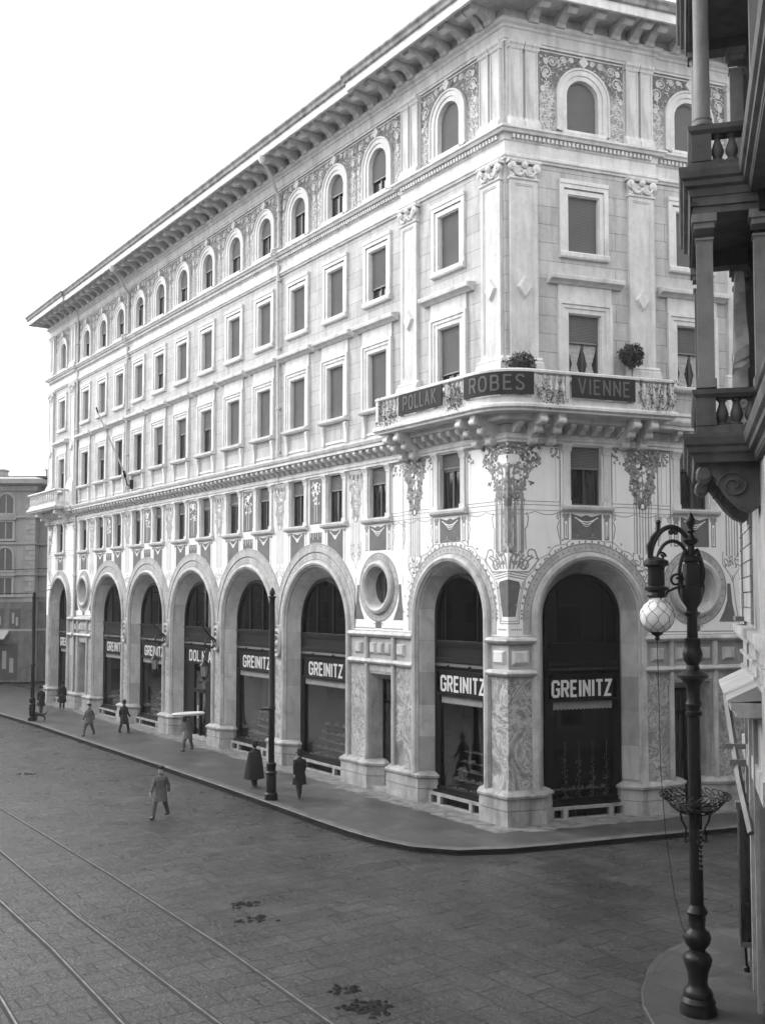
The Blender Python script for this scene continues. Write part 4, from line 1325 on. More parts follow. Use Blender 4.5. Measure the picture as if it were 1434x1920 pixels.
for side in 'LR':
    sg, a = SIDE[side]
    g, d, l, pg = MB(), MB(), MB(), MB()
    X = lambda v: sg * v
    tree_motif(g, d, l, 0, 0, 1.35, sg)
    for k in range(5):      # acanthus tongues at the foot of the painted column
        g.ribbon([(X(.06 + .14 * k), 8.45), (X(.10 + .17 * k), 8.75), (X(.22 + .18 * k), 9.0 - .04 * k), (X(.30 + .15 * k), 8.85)], .06, .007)
    for k, (xx, wd) in enumerate(((.05, .05), (.17, .03), (.29, .06), (.42, .03), (.56, .05))):
        g.ribbon([(X(xx), 11.2), (X(xx), 9.0)], wd, .0025)
    vine(g, sg, ARCH_L[0] if side == 'L' else ARCH_R[0], 2.72, .010)
    # tapering panel over the corner pier
    d.sheet([(0, 6.85), (X(.27), 6.85), (X(.46), 7.9), (X(.42), 8.02), (0, 8.1)], [], .006)
    g.ribbon([(0, 6.62), (X(.40), 6.62), (X(.44), 7.2), (X(.60), 8.05)], .03, .006)
    g.ribbon([(0, 6.70), (X(.34), 6.70), (X(.38), 7.2), (X(.54), 8.0)], .02, .006)
    for z in (8.16, 8.24, 8.32): g.ribbon([(0, z + .05), (X(.62 + (z - 8.1) * .6), z - .06)], .03, .006)
    for k in range(6): g.disc(X(.12 + .07 * k), 6.42, .025, .035, .006, 6)
    w0 = LW[0] if side == 'L' else RW[0]
    border(g, X(.08), X(w0 - 1.02), 0)
    pv = UP if side == 'L' else SP
    x2 = (w0 + 1.02, (LW[1] if side == 'L' else RW[1]) - 1.02)
    xm = (5.3 if side == 'L' else 5.3)
    border(g, X(x2[0]), X(pv - .03), 0); border(g, X(pv + .05), X(x2[1]), STEP)
    tree_motif(g, d, l, X(xm - .02), .001, .78 if side == 'R' else .72, 0, 8.3)
    under_window(g, d, l, X(w0), 0, 9.46)
    if side == 'R':
        under_window(g, d, l, X(RW[1]), STEP, 9.30)
        tree_motif(g, d, l, X(9.15), STEP, .42, 0, 8.4)
        under_window(g, d, l, X(RW[2]), STEP, 9.40)
    else:
        under_window(g, d, l, X(LW[1]), STEP, 9.35)
        for k in range(1, 12):
            u = WX[k]
            zb = 9.9 if k == 11 else None
            if k == 11: under_window(g, d, l, X(u), STEP, 9.35)
            else:
                c = 12.8 + 6.45 * ((k - 1) // 2)
                zz = arch_top(c, 3.60, 6.25, u + (.3 if u > c else -.3))
                zi = arch_top(c, 3.60, 6.25, u + (-.3 if u > c else .3))
                s_ = 1 if u > c else -1
                d.sheet([(u - .62, 10.36), (u, 10.28), (u + .62, 10.36), (u + .62, arch_top(c, 3.61, 6.25, u + .62)), (u, arch_top(c, 3.61, 6.25, u)), (u - .62, arch_top(c, 3.61, 6.25, u - .62))], [], STEP + .004)
                for q in range(3):
                    w = .44 - .12 * q
                    l.ribbon([(u + w * (2 * t - 1), 10.30 - .06 * q - .22 * sin(pi * t)) for t in [i / 10 for i in range(11)]], .05, STEP + .008)
                for e in (-.76, .76):
                    g.ribbon([(u + e, 10.38), (u + e, arch_top(c, 3.62, 6.25, u + e))], .04, STEP + .004)
                    g.ribbon([(u + e - .1, 10.3), (u + e + .1, 10.3)], .1, STEP + .005)
        for k in range(0, 11):
            m = (WX[k] + WX[k + 1]) / 2
            c = 12.8 + 6.45 * ((k - 1) // 2)
            if k % 2 == 1:      # dark panel with two tall flowers between paired windows
                d.sheet([(m - .52, 10.66), (m + .52, 10.66), (m + .52, 12.64), (m - .52, 12.64)], [], STEP + .004)
                d.sheet([(m - .52, 10.30), (m + .52, 10.30), (m + .52, arch_top(c, 3.61, 6.25, m + .5)), (m, arch_top(c, 3.61, 6.25, m)), (m - .52, arch_top(c, 3.61, 6.25, m - .5))], [], STEP + .004)
                rr = random.Random(k)
                for e in (-1, 1):
                    l.ribbon([(m + e * .10, 10.75), (m + e * .10, 11.9)], .03, STEP + .008)
                    for q in range(16):
                        l.disc(m + e * rr.uniform(.03, .36), rr.uniform(11.55, 12.5), rr.uniform(.05, .10), .035, STEP + .008, 6, rr.uniform(0, pi))
                l.disc(m, 12.28, .12, .15, STEP + .009, 8)
                for q in range(5): l.ribbon([(m - .4 + .2 * q, 10.3), (m - .4 + .2 * q, 10.1 - .1 * (q % 2))], .03, STEP + .008)
            else:               # slender painted tree running down between two arches
                g.ribbon([(m - .56, 12.62), (m + .56, 12.62)], .06, STEP + .003)
                for e in (-1, 1):
                    d.disc(m + e * .16, 12.42, .09, .12, STEP + .008, 8); d.disc(m + e * .42, 12.46, .06, .10, STEP + .008, 8)
                    g.ribbon([(m + e * .56, 12.6), (m + e * .52, 12.0), (m + e * .56, 10.4)], .03, STEP + .003)
                tree_motif(pg, pg, l, m, STEP, .58, 0, 8.15 if 0 < k < 10 else 9.0)
        under_window(g, d, l, X(LW[-1]), 0, 9.4)
        border(g, X(45.2), X(LW[-1] - 1.05), 0); border(g, X(LW[-1] + 1.05), X(51.1), 0)
        tree_motif(g, d, l, X(50.9), 0, 1.2, -1)
    for mb_, mt in ((g, 'paint_grey'), (d, 'paint_dark'), (l, 'paintwhite'), (pg, 'paint_mid')):
        for q_ in (by_bay(mb_) if mb_.v else []): part('wall_painting', q_, M[mt], side)
# cartouches on the arcade piers
Cm = MB()
Cm.tube([(p[0] , STEP + .10, 5.42 + (p[1]) * 1.45) for p in [(.36 * cos(2 * pi * k / 24), .40 * sin(2 * pi * k / 24)) for k in range(24)]], .09, 8, True)
Cm.tube([(.22 * cos(2 * pi * k / 20), STEP + .14, 5.42 + .36 * sin(2 * pi * k / 20)) for k in range(20)], .045, 8, True)
Cm.lathe([(.02, .20), (.12, .16), (.17, .05), (.17, 0)], (0, STEP, 5.42), 14, 'y')
Cm.box(-.40, .40, STEP - .02, STEP + .06, 4.82, 6.02)
car = part('oval_cartouche', Cm, M['arcade'], 'L', None, 16.025, 0, smooth=True)
for j in (1, 2, 3): place(car, 'L', 16.025 + 6.45 * j)

# ------------------------------------------------------------------ balconies
def fillet(path, i, t, n=10):
    a, b, c = path[i - 1], path[i], path[i + 1]
    d1 = (a - b).normalized(); d2 = (c - b).normalized()
    p = b + d1 * t; q = b + d2 * t
    out = []
    for k in range(n + 1):
        s_ = k / n
        out.append(p * (1 - s_) ** 2 + b * 2 * s_ * (1 - s_) + q * s_ ** 2)
    return path[:i] + out + path[i + 1:]
BO = 1.12
e_ = BO * tan(radians(38.1))
def balcony(path, name, nb):
    top = MB()
    pl = [p - C for p in path]
    sweep(top, [(-.02, 13.86), (.10, 13.86), (.14, 13.80), (.14, 13.72), (.06, 13.66), (.04, 13.60), (-.3, 13.58), (-.3, 13.87)], pl)
    return top, pl
path = [PL(6.12, 0), PL(6.12, BO), PL(-e_, BO), PR(5.82, BO), PR(5.82, STEP)]
path = fillet(path, 2, 1.35, 12)
slab, pl = balcony(path, 'balcony', 0)
fl = [(p.x, p.y) for p in pl] + [(0, 0)]
slab.extrude([(p.x, p.y) for p in offset_path(pl, -.05)] + [(0.0, 0.0)], 'z', 13.60, 13.84)
sweep(slab, [(-.16, 13.87), (.02, 13.87), (.02, 14.08), (-.16, 14.08)], pl)
bal = part('corner_balcony', slab, M['stone_trim'])
rl = MB()
sweep(rl, [(-.20, 14.84), (.02, 14.84), (.07, 14.88), (.07, 14.95), (.02, 14.99), (-.20, 14.99)], pl)
obj('handrail', rl, M['stone_trim'], bal)
btot, bfn = along(pl)
def bald(p):          # distance along the balcony front of a plan point
    best = min(range(400), key=lambda i: (bfn(btot * i / 399)[0] - p).length)
    return btot * best / 399
d_pol = (bald(PL(4.55, BO) - C), bald(PL(1.98, BO) - C))
d_rob = (bald(PL(.74, BO) - C), bald(PR(.38, BO) - C))
d_vie = (bald(PR(1.80, BO) - C), bald(PR(4.22, BO) - C))
bb = MB()
bb.lathe([(.05, 14.08), (.075, 14.10), (.075, 14.13), (.05, 14.15), (.075, 14.25), (.085, 14.34), (.065, 14.48), (.042, 14.62), (.04, 14.68), (.07, 14.72), (.07, 14.78), (.05, 14.84)], (0, 0, 0), 8)
bp = None
posts = MB()
def inr(d): return any(a - .12 < d < b + .12 for a, b in (d_pol, d_rob, d_vie))
d = .30
while d < btot - .2:
    if not inr(d):
        p, t, n = bfn(d); q = p - n * .07
        if bp is None:
            bp = obj('baluster', bb, M['stone_trim'], bal, tuple(q), 0, True)
        else:
            c = bp.copy(); link(c, bal); c.location = q
    d += .235
for dd in [BO, btot - BO - .1, d_pol[0] - .1, d_pol[1] + .1, d_rob[0] - .1, d_rob[1] + .1, d_vie[0] - .1, d_vie[1] + .1]:
    p, t, n = bfn(max(.1, min(btot - .1, dd)))
    q = p - n * .07; w = .075
    vs = [q + t * (sx * w) + n * (sy * w) + Vector((0, 0, z)) for z in (14.08, 14.84) for sx, sy in ((-1, -1), (1, -1), (1, 1), (-1, 1))]
    posts.add(vs, [(0, 1, 2, 3), (4, 5, 6, 7), (0, 1, 5, 4), (1, 2, 6, 5), (2, 3, 7, 6), (3, 0, 4, 7)])
obj('post', posts, M['stone_trim'], bal)
def console(mb, x, w=.13):
    prof = [(.0, 12.70), (.10, 12.62), (.22, 12.66), (.32, 12.80), (.36, 12.98), (.46, 12.94), (.58, 12.98), (.66, 13.12), (.70, 13.26), (.80, 13.22), (.92, 13.26), (1.0, 13.38), (1.0, 13.60), (0, 13.60)]
    mb.extrude(prof, 'x', x - w, x + w)
    mb.extrude([(p[0] - .03 if p[0] > .05 else p[0], p[1] - .03 if p[1] < 13.5 else p[1]) for p in prof], 'x', x - w * .35, x + w * .35)
    for yy, zz, r in ((.95, 13.36, .12), (.60, 13.08, .12), (.22, 12.76, .13)):
        mb.lathe([(r * .6, -w - .02), (r, -w), (r, w), (r * .6, w + .02)], (x, yy, zz), 10, 'x')
cp = MB(); console(cp, 0)
cpo = part('console_bracket', cp, M['stone_trim'], 'L', bal, 5.75, 0, smooth=True)
for side, x in (('L', 5.05), ('L', 1.35), ('L', .60), ('R', .85), ('R', 1.55), ('R', 4.45), ('R', 5.15)):
    place(cpo, side, x, 0, 0, bal)
# far end balcony
path2 = [PL(ULEN, -3.0), PL(ULEN + 1.0, -3.0), PL(ULEN + 1.0, BO), PL(45.55, BO), PL(45.55, 0)]
path2 = [PL(ULEN + 1.0, -3.0), PL(ULEN + 1.0, BO), PL(45.75, BO), PL(45.75, 0)]
slab2, pl2 = balcony(path2, 'balcony', 0)
slab2.extrude([(p.x, p.y) for p in offset_path(pl2, -.05)] + [tuple((PL(ULEN, -.3) - C)[:2]), tuple((PL(ULEN, -3) - C)[:2])], 'z', 13.60, 13.84)
sweep(slab2, [(-.16, 13.87), (.02, 13.87), (.02, 14.08), (-.16, 14.08)], pl2)
bal2 = part('end_balcony', slab2, M['stone_trim'])
rl2 = MB(); sweep(rl2, [(-.20, 14.84), (.02, 14.84), (.07, 14.88), (.07, 14.95), (.02, 14.99), (-.20, 14.99)], pl2)
obj('handrail', rl2, M['stone_trim'], bal2)
t2, f2 = along(pl2); d = 3.0
while d < t2 - .1:
    p, t, n = f2(d); c = bp.copy(); link(c, bal2); c.location = p - n * .07; d += .45
for x in (50.6, 46.4): place(cpo, 'L', x, 0, 0, bal2)

# three name boards hung on the balcony rail
def bent_board(nm, dd, text, label, wtxt):
    mid_ = (dd[0] + dd[1]) / 2
    base = bfn(mid_)[0]
    t = thing('balcony_sign', label, 'sign', tuple(C + base), 0, 'dark name boards on the corner balcony')
    mb = MB(); n = 16
    sub = [bfn(dd[0] + (dd[1] - dd[0]) * k / n)[0] for k in range(n + 1)]
    sweep(mb, [(.075, 14.11), (.125, 14.11), (.125, 14.86), (.075, 14.86)], [p - base for p in sub])
    obj('board', mb, M['board'], t)
    L = MB()
    word(L, text, 0, 14.27, .46, wtxt, .062, .30, 0, .01, False)
    def fn_(p):
        q, tt, nn = bfn(mid_ - wtxt / 2 + p.x)
        # smooth normal between neighbouring facets
        q0 = bfn(mid_ - wtxt / 2 + p.x - .12)[2]; q1 = bfn(mid_ - wtxt / 2 + p.x + .12)[2]
        nn = (q0 + q1 + nn).normalized()
        return q + nn * (.140 - p.y * -1) - base + Vector((0, 0, p.z))
    L.mapped(fn_)
    obj('lettering', L, M['board_letter'], t)
bent_board('pollak', d_pol, 'POLLAK', 'dark board lettered POLLAK on the balcony rail over the street side', 1.95)
bent_board('robes', d_rob, 'ROBES', 'curved dark board lettered ROBES at the rounded corner of the balcony', 1.85)
bent_board('vienne', d_vie, 'VIENNE', 'dark board lettered VIENNE on the balcony rail facing the side street', 1.95)

# ------------------------------------------------------------------ downpipes, flagpole, wall lanterns
for u, z0, lab in ((16.06, 13.8, 0), (35.42, 13.8, 1)):
    D = MB()
    D.tube([(u - 1.0, 1.55, 27.35), (u - .8, 1.35, 27.2), (u - .5, .8, 26.8), (u - .1, .35, 26.45), (u, .12, 26.1), (u, .12, 23.75), (u, .50, 23.55), (u, .50, 23.3), (u, .14, 22.9), (u, .12, 14.2), (u, .16, 13.95)], .075, 10)
    for z in (25.5, 22.2, 19.0, 16.2, 14.15): D.lathe([(.08, z - .08), (.115, z - .06), (.115, z + .06), (.08, z + .08)], (u, .12, z * 0), 10)
    D.lathe([(.10, 27.1), (.2, 27.3), (.2, 27.45), (.12, 27.5)], (u - .95, 1.5, 0), 10)
    D.tube([(u, .10, 13.0), (u, .10, 12.78)], .04, 8)
    part('downpipe', D, M['pipe'], 'L', None, 0, STEP, smooth=True)
D = MB(); D.tube([(45.0, .12, 27.3), (45.0, .12, 1.2)], .08, 8)
for z in (25, 19, 12.2, 9, 6): D.lathe([(.09, z - .1), (.13, z - .06), (.13, z + .06), (.09, z + .1)], (45.0, .12, 0), 8)
part('downpipe', D, M['pipe'], 'L', None, 0, STEP, smooth=True)

t = thing('flagpole', 'bare wooden flagpole leaning out from the street facade above the cornice', 'flagpole', tuple(PL(34.3, .1, 14.3)), AL)
f = MB(); f.tube([(0, .1, 0), (-.75, 2.45, 4.2)], [.055, .035], 8)
obj('pole', f, M['pipe'], t, smooth=True)
f = MB(); f.tube([(-.72, 2.35, 4.02), (-.75, 2.45, 4.25)], [.05, .05], 8); f.lathe([(.02, 4.2), (.06, 4.26), (.02, 4.32)], (-.75, 2.45, 0), 8)
obj('tip', f, M['iron'], t)
f = MB(); f.box(-.12, .12, -.1, .1, -.3, .25); f.tube([(0, .08, -.1), (0, .22, -.1), (-.1, .45, .5)], .04, 6); f.tube([(-.08, .4, .42), (-.2, .55, .75)], .08, 8)
obj('bracket', f, M['iron'], t)
def wall_lantern(u, label):
    t = thing('wall_lantern', label, 'lantern', tuple(PL(u, STEP, 5.4)), AL, 'hanging wall lanterns on the arcade piers')
    f = MB(); f.lathe([(.20, 0), (.20, .10), (.10, .16)], (0, .0, 0), 12, 'y')
    f.tube([(0, .1, -.1), (0, .45, .15), (0, .8, .55), (0, .95, .75)], [.06, .05, .04, .02], 8)
    f.tube([(0, .5 + .24 * sin(2 * pi * k / 16), -.22 + .24 * cos(2 * pi * k / 16)) for k in range(16)], .035, 6, True)
    f.tube([(0, .55, -.42), (0, .72, -.7), (0, .75, -1.0)], .03, 6)
    f.tube([(0, .1, -.2), (0, .3, -.45), (0, .55, -.46)], .035, 6)
    obj('bracket', f, M['iron'], t)
    f = MB()
    f.lathe([(.02, -1.0), (.06, -1.1), (.14, -1.18), (.22, -1.30), (.24, -1.34), (.05, -1.35)], (0, .75, 0), 6)
    f.lathe([(.05, -1.88), (.20, -1.86), (.19, -1.92), (.08, -1.98), (.02, -2.1)], (0, .75, 0), 6)
    for k in range(6):
        a = 2 * pi * k / 6
        f.tube([(.21 * cos(a), .75 + .21 * sin(a), -1.34), (.17 * cos(a), .75 + .17 * sin(a), -1.87)], .014, 4)
    obj('frame', f, M['iron'], t)
    g = MB(); g.lathe([(.18, -1.35), (.15, -1.87)], (0, .75, 0), 6); obj('lantern_glass', g, M['valance'], t)
wall_lantern(22.475, 'black hanging wall lantern on the pier just right of the DOL.N A door')
wall_lantern(28.925, 'black hanging wall lantern on the pier just left of the DOL.N A door')

# ------------------------------------------------------------------ plants on the balcony
def leaf_ball(mb, c, r, n, size, squash=1.0):
    c = Vector(c)
    for _ in range(n):
        v = Vector((random.gauss(0, 1), random.gauss(0, 1), random.gauss(0, 1))).normalized()
        rad = r * (.55 + .45 * random.random() ** .5) * (1 + .10 * sin(v.x * 7 + v.z * 5) + .07 * sin(v.y * 9))
        p = c + Vector((v.x * rad, v.y * rad, v.z * rad * squash))
        mb.leaf(p, size * random.uniform(.6, 1.3))
def topiary(pos, zc, r, label, stem=True):
    t = thing('potted_tree', label, 'potted tree', tuple(pos), 0)
    zc -= pos.z
    mb = MB(); leaf_ball(mb, (0, 0, zc), r, 1300, .055); leaf_ball(mb, (0, 0, zc), r * 1.16, 240, .06); mb.lathe([(.02, zc - r * .6), (r * .5, zc - r * .3), (r * .52, zc + r * .2), (.02, zc + r * .6)], (0, 0, 0), 10)
    obj('crown', mb, M['foliage'], t)
    s = MB(); s.tube([(0, 0, .3), (.01, 0, zc * .6), (0, 0, zc)], .02, 6); obj('stem', s, M['woodframe'], t)
    p = MB(); p.lathe([(.14, 0), (.20, .32), (.22, .33), (.22, .38), (.18, .38), (.16, .30)], (0, 0, 0), 14); obj('pot', p, M['terracotta'], t)
zb = 13.85
topiary(PR(.35, .35, zb), 15.22, .46, 'low round clipped bush peeping over the corner rail above ROBES')
topiary(PR(4.55, .55, zb), 15.86, .40, 'round clipped ball tree on a thin bare stem near the right end of the balcony')
def ivy(d0, d1, label):
    mid_ = (d0 + d1) / 2; base = bfn(mid_)[0]
    t = thing('climbing_plant', label, 'plant', tuple(C + base + Vector((0, 0, 13.9))), 0, 'ivy trailing through the balcony balusters')
    mb = MB(); st = MB()
    k = 5
    for i in range(k):
        d = d0 + (d1 - d0) * (i + .5) / k + random.uniform(-.05, .05)
        z = 13.95; pts = []
        top_ = random.uniform(14.35, 14.95)
        while z < top_:
            q, tt, n = bfn(max(.05, min(btot - .05, d)))
            pts.append(q + n * (.04 + .03 * sin(z * 9)) - base + Vector((0, 0, z - 13.9)))
            d += random.uniform(-.06, .06); z += .08
        if len(pts) > 1: st.tube(pts, .01, 4)
        for p in pts:
            for _ in range(7): mb.leaf(p + Vector((random.gauss(0, .06), random.gauss(0, .06), random.gauss(0, .06))), random.uniform(.03, .055))
    q, tt, n = bfn(mid_)
    for _ in range(60): 
        q, tt, n = bfn(max(.05, min(btot - .05, mid_ + random.gauss(0, .25))))
        mb.leaf(q + n * random.uniform(.06, .14) - base + Vector((0, 0, random.uniform(-.22, .15))), .045)
    obj('leaves', mb, M['ivy'], t); obj('stem', st, M['woodframe'], t)
ivy(BO - .25, d_pol[0] - .2, 'ivy on the balusters at the left end of the balcony, before POLLAK')
ivy(d_pol[1] + .2, d_rob[0] - .2, 'ivy on the balusters between the POLLAK and ROBES boards')
ivy(d_rob[1] + .2, d_vie[0] - .2, 'dense ivy on the balusters between the ROBES and VIENNE boards')
ivy(d_vie[1] + .25, btot - BO, 'ivy on the balusters right of the VIENNE board, under the ball tree')

# =================================================================== STREET
ROAD = -.14; RD = 1.0187      # road level; its points were measured at level 0 and lie that much further
g = MB()
g.add([(-250, -60, ROAD), (250, -60, ROAD), (250, 400, ROAD), (-250, 400, ROAD)], [(0, 1, 2, 3)])
tag(obj('street', g, M['street']), kind='structure')
KP = [(-36.5, 86.5), (-24.37, 68.5), (-19.93, 62.4), (-16.13, 56.8), (-10.04, 47.9), (-6.23, 42.2), (-4.3, 39.25), (-2.05, 35.75), (-1.0, 34.2), (-.1, 33.1), (.9, 32.2), (2.2, 31.75), (3.67, 31.93), (5.34, 32.5), (7.1, 33.2), (9.29, 34.05), (11.49, 34.9), (20, 38.0)]
kp = [Vector((x * 1.012, y * 1.012, ROAD)) for x, y in KP]
kb = MB(); sweep(kb, [(-.32, -.138), (.0, -.138), (.0, -.02), (-.03, .005), (-.32, .005)], kp)
tag(obj('kerb', kb, M['kerb']), kind='structure')
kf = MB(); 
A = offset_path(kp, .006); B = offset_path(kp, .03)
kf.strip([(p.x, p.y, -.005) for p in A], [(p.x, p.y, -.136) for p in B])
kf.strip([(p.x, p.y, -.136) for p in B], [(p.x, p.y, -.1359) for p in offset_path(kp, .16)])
tag(obj('gutter', kf, M['kerb_shade']), kind='structure')  # dark strip painting the kerb's shadow down its face and onto the road
pv = MB()
inner = offset_path(kp, -.31)
bl = [PR(17, .0) + Vector((0, 0, 0)), PR(0, -1.5), PL(ULEN, -1.5), PL(ULEN + 16, -1.5)]
pv.add([(p.x, p.y, -.0) for p in inner] + [(p.x, p.y, -.0) for p in bl], [tuple(range(len(inner) + 4))])
me_faces = tessellate_polygon([[Vector(v) for v in pv.v]])
pv.f = [tuple(f) for f in me_faces]; pv.m = [0] * len(pv.f)
tag(obj('pavement', pv, M['pavement']), kind='structure')
dp = MB()
edge = [PL(ULEN, .75), PL(40, .75), PL(25, .8), PL(12, .9), PL(4, 1.0), PL(-.6, 1.1), PR(.8, 1.0), PR(6, .8), PR(15, .7)]
jag = []
for i in range(len(edge) - 1):
    n = max(3, int((edge[i + 1] - edge[i]).length / .25))
    for k in range(n):
        p = edge[i].lerp(edge[i + 1], k / n)
        jag.append(p + Vector((random.gauss(0, .10), random.gauss(0, .10), 0)))
inn = [PR(15, -1), PR(0, -1.6), PL(ULEN, -1)]
poly = [Vector((p.x, p.y, 0)) for p in jag + inn]
dp.add([(p.x, p.y, .004) for p in poly], [tuple(f) for f in tessellate_polygon([poly])])
tag(obj('dry_pavement', dp, M['drypave']), kind='structure')

# tram rails
def rail(pts, label):
    P = [Vector((x * RD, y * RD, 0)) for x, y in pts]
    mb = MB(); sweep(mb, [(-.022, .001), (-.022, .016), (.022, .016), (.022, .001)], P)
    t = obj('tram_rail', mb, M['rail'], None, (0, 0, ROAD)); tag(t, label, 'rail', 'tram rails set into the paving')
    gr = MB(); sweep(gr, [(.024, .004), (.024, .006), (.085, .006), (.085, .004)], P); obj('flange_groove', gr, M['groove'], t)
    gr = MB(); sweep(gr, [(-.06, .004), (-.06, .005), (-.023, .005), (-.023, .004)], P); obj('edge_joint', gr, M['groove'], t)
def ext(a, b, k0, k1):   # extend straight beyond both ends
    a = Vector(a); b = Vector(b); d = (b - a).normalized()
    return [tuple(a - d * k0)] , [tuple(b + d * k1)]
def mkrail(pts, label):
    a, _ = ext(pts[0], pts[1], 60, 0); _, b = ext(pts[-2], pts[-1], 0, 25)
    rail(a + pts + b, label)
mkrail([(-13.64, 38.51), (-7.3, 29.24), (-3.39, 23.29), (-.91, 19.23)], 'tram rail nearest the far pavement')
mkrail([(-11.34, 32.1), (-7.15, 25.5), (-2.88, 19.23)], 'second tram rail counted from the far pavement')
mkrail([(-9.45, 26.82), (-7.03, 23.18), (-4.58, 19.23)], 'third tram rail, left of the middle one')
mkrail([(-11.2, 26.82), (-7.17, 20.46), (-6.46, 19.23)], 'last tram rail at the very bottom left corner')
lk = MB(); lk.add([(-7.6, 20.6, ROAD + .004), (-6.75, 19.1, ROAD + .004), (-9.8, 17.3, ROAD + .004), (-10.7, 18.9, ROAD + .004)], [(0, 1, 2, 3)])
tag(obj('pale_paving', lk, M['drypave']), kind='structure')
# small island pavement round the near lamp, and the pavement of the right hand building
isl = [Vector(p + (0,)) for p in ((7.2, 24.3), (6.4, 23.25), (5.7, 22.5), (5.31, 21.76), (4.86, 20.48), (4.70, 19.71), (4.68, 19.0), (4.72, 15.5), (4.75, 4))]
isl = [p * RD for p in reversed(isl)]
ik = MB(); sweep(ik, [(-.16, ROAD + .002), (.0, ROAD + .002), (.0, ROAD + .11), (-.02, ROAD + .138), (-.16, ROAD + .138)], list(reversed(isl)))
tag(obj('kerb', ik, M['pavement']), kind='structure')
ip = MB(); ii = offset_path(list(reversed(isl)), -.15)
pts = [Vector((p.x, p.y, 0)) for p in ii] + [Vector((2.3, 4, 0)), Vector((8.2, 4, 0)), Vector((8.6, 24.6, 0))]
pts = [Vector((p.x, p.y, 0)) for p in ii] + [Vector((9, 4, 0)), Vector((9, 24.6, 0))]
ip.add([(p.x, p.y, ROAD + .134) for p in pts], [tuple(f) for f in tessellate_polygon([pts])])
tag(obj('side_pavement', ip, M['pavement']), kind='structure')

def dirt(x, y, r, n, label):
    mb = MB(); x *= RD; y *= RD
    for _ in range(n):
        px, py = x + random.gauss(0, r), y + random.gauss(0, r * .7); s = random.uniform(.03, .11); h = random.uniform(.01, .05)
        k = 7; vs = [(px + s * random.uniform(.6, 1.3) * cos(2 * pi * i / k), py + s * random.uniform(.6, 1.3) * sin(2 * pi * i / k), .003) for i in range(k)] + [(px, py, h)]
        mb.add(vs, [(i, (i + 1) % k, k) for i in range(k)])
    tag(obj('dung_pile', mb, M['dung'], None, (0, 0, ROAD)), label, 'dung', 'scattered dark droppings on the road')
dirt(-3.41, 26.5, .17, 26, 'dark droppings in mid road, upper cluster below the pole lamp')
dirt(-2.88, 25.3, .22, 22, 'dark scattered droppings just below the upper mid road cluster')
dirt(-.73, 20.81, .14, 20, 'small dark droppings near the bottom edge')
dirt(-.26, 19.95, .24, 60, 'largest dark heap of droppings at the bottom edge')
dirt(-15.09, 45.7, .22, 22, 'dark droppings far left on the bright road')

# =================================================================== LAMPS
def pole_lamp(x, y, label):
    t = thing('lamp_post', label, 'lamp post', (x, y, 0), 0, 'plain black poles along the kerb')
    mb = MB()
    mb.lathe([(.115, 1.0), (.112, 3.3), (.145, 3.33), (.145, 3.40), (.112, 3.44), (.105, 7.45), (.14, 7.47), (.14, 7.53), (.11, 7.55)], (0, 0, 0), 14)
    obj('pole', mb, M['iron'], t, smooth=True)
    mb = MB(); mb.lathe([(.25, 0), (.25, .05), (.24, .22), (.19, .27), (.19, .85), (.17, .9), (.215, .95), (.215, 1.0), (.16, 1.06), (.18, 1.25), (.185, 1.28), (.185, 1.33), (.115, 1.38)], (0, 0, 0), 16)
    obj('base', mb, M['iron'], t, smooth=True)
    mb = MB(); mb.lathe([(.05, 7.55), (.11, 7.62), (.10, 7.72), (.04, 7.84), (.01, 7.87)], (0, 0, 0), 12)
    obj('finial', mb, M['iron'], t, smooth=True)
pole_lamp(-4.13, 40.05, 'plain black iron pole with a cloaked man standing behind it')
pole_lamp(-21.3, 65.35, 'distant plain black pole at far left with the small dog at its foot')

t = thing('arc_lamp', 'tall ornate black lamp with netted white globe and wire flower basket', 'street lamp', (5.71, 19.73, -.005)); t.scale = (1, 1, 1.0125)
mb = MB()
mb.lathe([(.33, 0), (.33, .10), (.30, .16), (.31, .22), (.26, .30), (.27, .34), (.235, .42), (.19, .46), (.17, .56), (.19, .72), (.24, .86), (.26, .95), (.22, 1.03), (.15, 1.07), (.14, 1.12), (.22, 1.22), (.25, 1.32), (.22, 1.42), (.165, 1.46), (.14, 1.52), (.15, 1.62), (.155, 1.70), (.18, 1.74), (.20, 1.78), (.15, 1.86), (.13, 1.90)], (0, 0, 0), 18)
obj('base', mb, M['iron'], t, smooth=True)
mb = MB()
mb.lathe([(.125, 1.88), (.118, 3.4), (.112, 5.25), (.15, 5.28), (.15, 5.34), (.11, 5.36), (.12, 5.42), (.15, 5.48), (.12, 5.56), (.12, 5.70), (.13, 5.82), (.22, 5.92), (.28, 5.96), (.28, 6.0), (.22, 6.05), (.13, 6.10), (.11, 6.18), (.17, 6.27), (.185, 6.38), (.16, 6.46), (.145, 6.5), (.15, 6.60), (.15, 6.66), (.10, 6.68), (.095, 7.05), (.12, 7.08), (.16, 7.13), (.10, 7.16), (.10, 7.22), (.17, 7.32), (.20, 7.42), (.20, 7.58), (.12, 7.62), (.12, 8.05), (.17, 8.08), (.17, 8.14), (.07, 8.18), (.06, 8.36), (.12, 8.40), (.14, 8.46), (.06, 8.52), (.04, 8.58), (.09, 8.62), (.05, 8.66), (.05, 8.70), (.085, 8.76), (.08, 8.84), (.03, 8.94), (.01, 8.97)], (0, 0, 0), 16)
obj('shaft', mb, M['iron'], t, smooth=True)
mb = MB(); mb.box(-.12, .12, -.14, .14, 7.36, 8.02)
for e in (-1, 1):
    pts = [(e * (.10 + .12 * sin(pi * k / 10)), 0, 7.40 + .9 * k / 10) for k in range(11)]
    mb.tube(pts, .035, 6)
obj('winch_box', mb, M['iron'], t)
mb = MB()
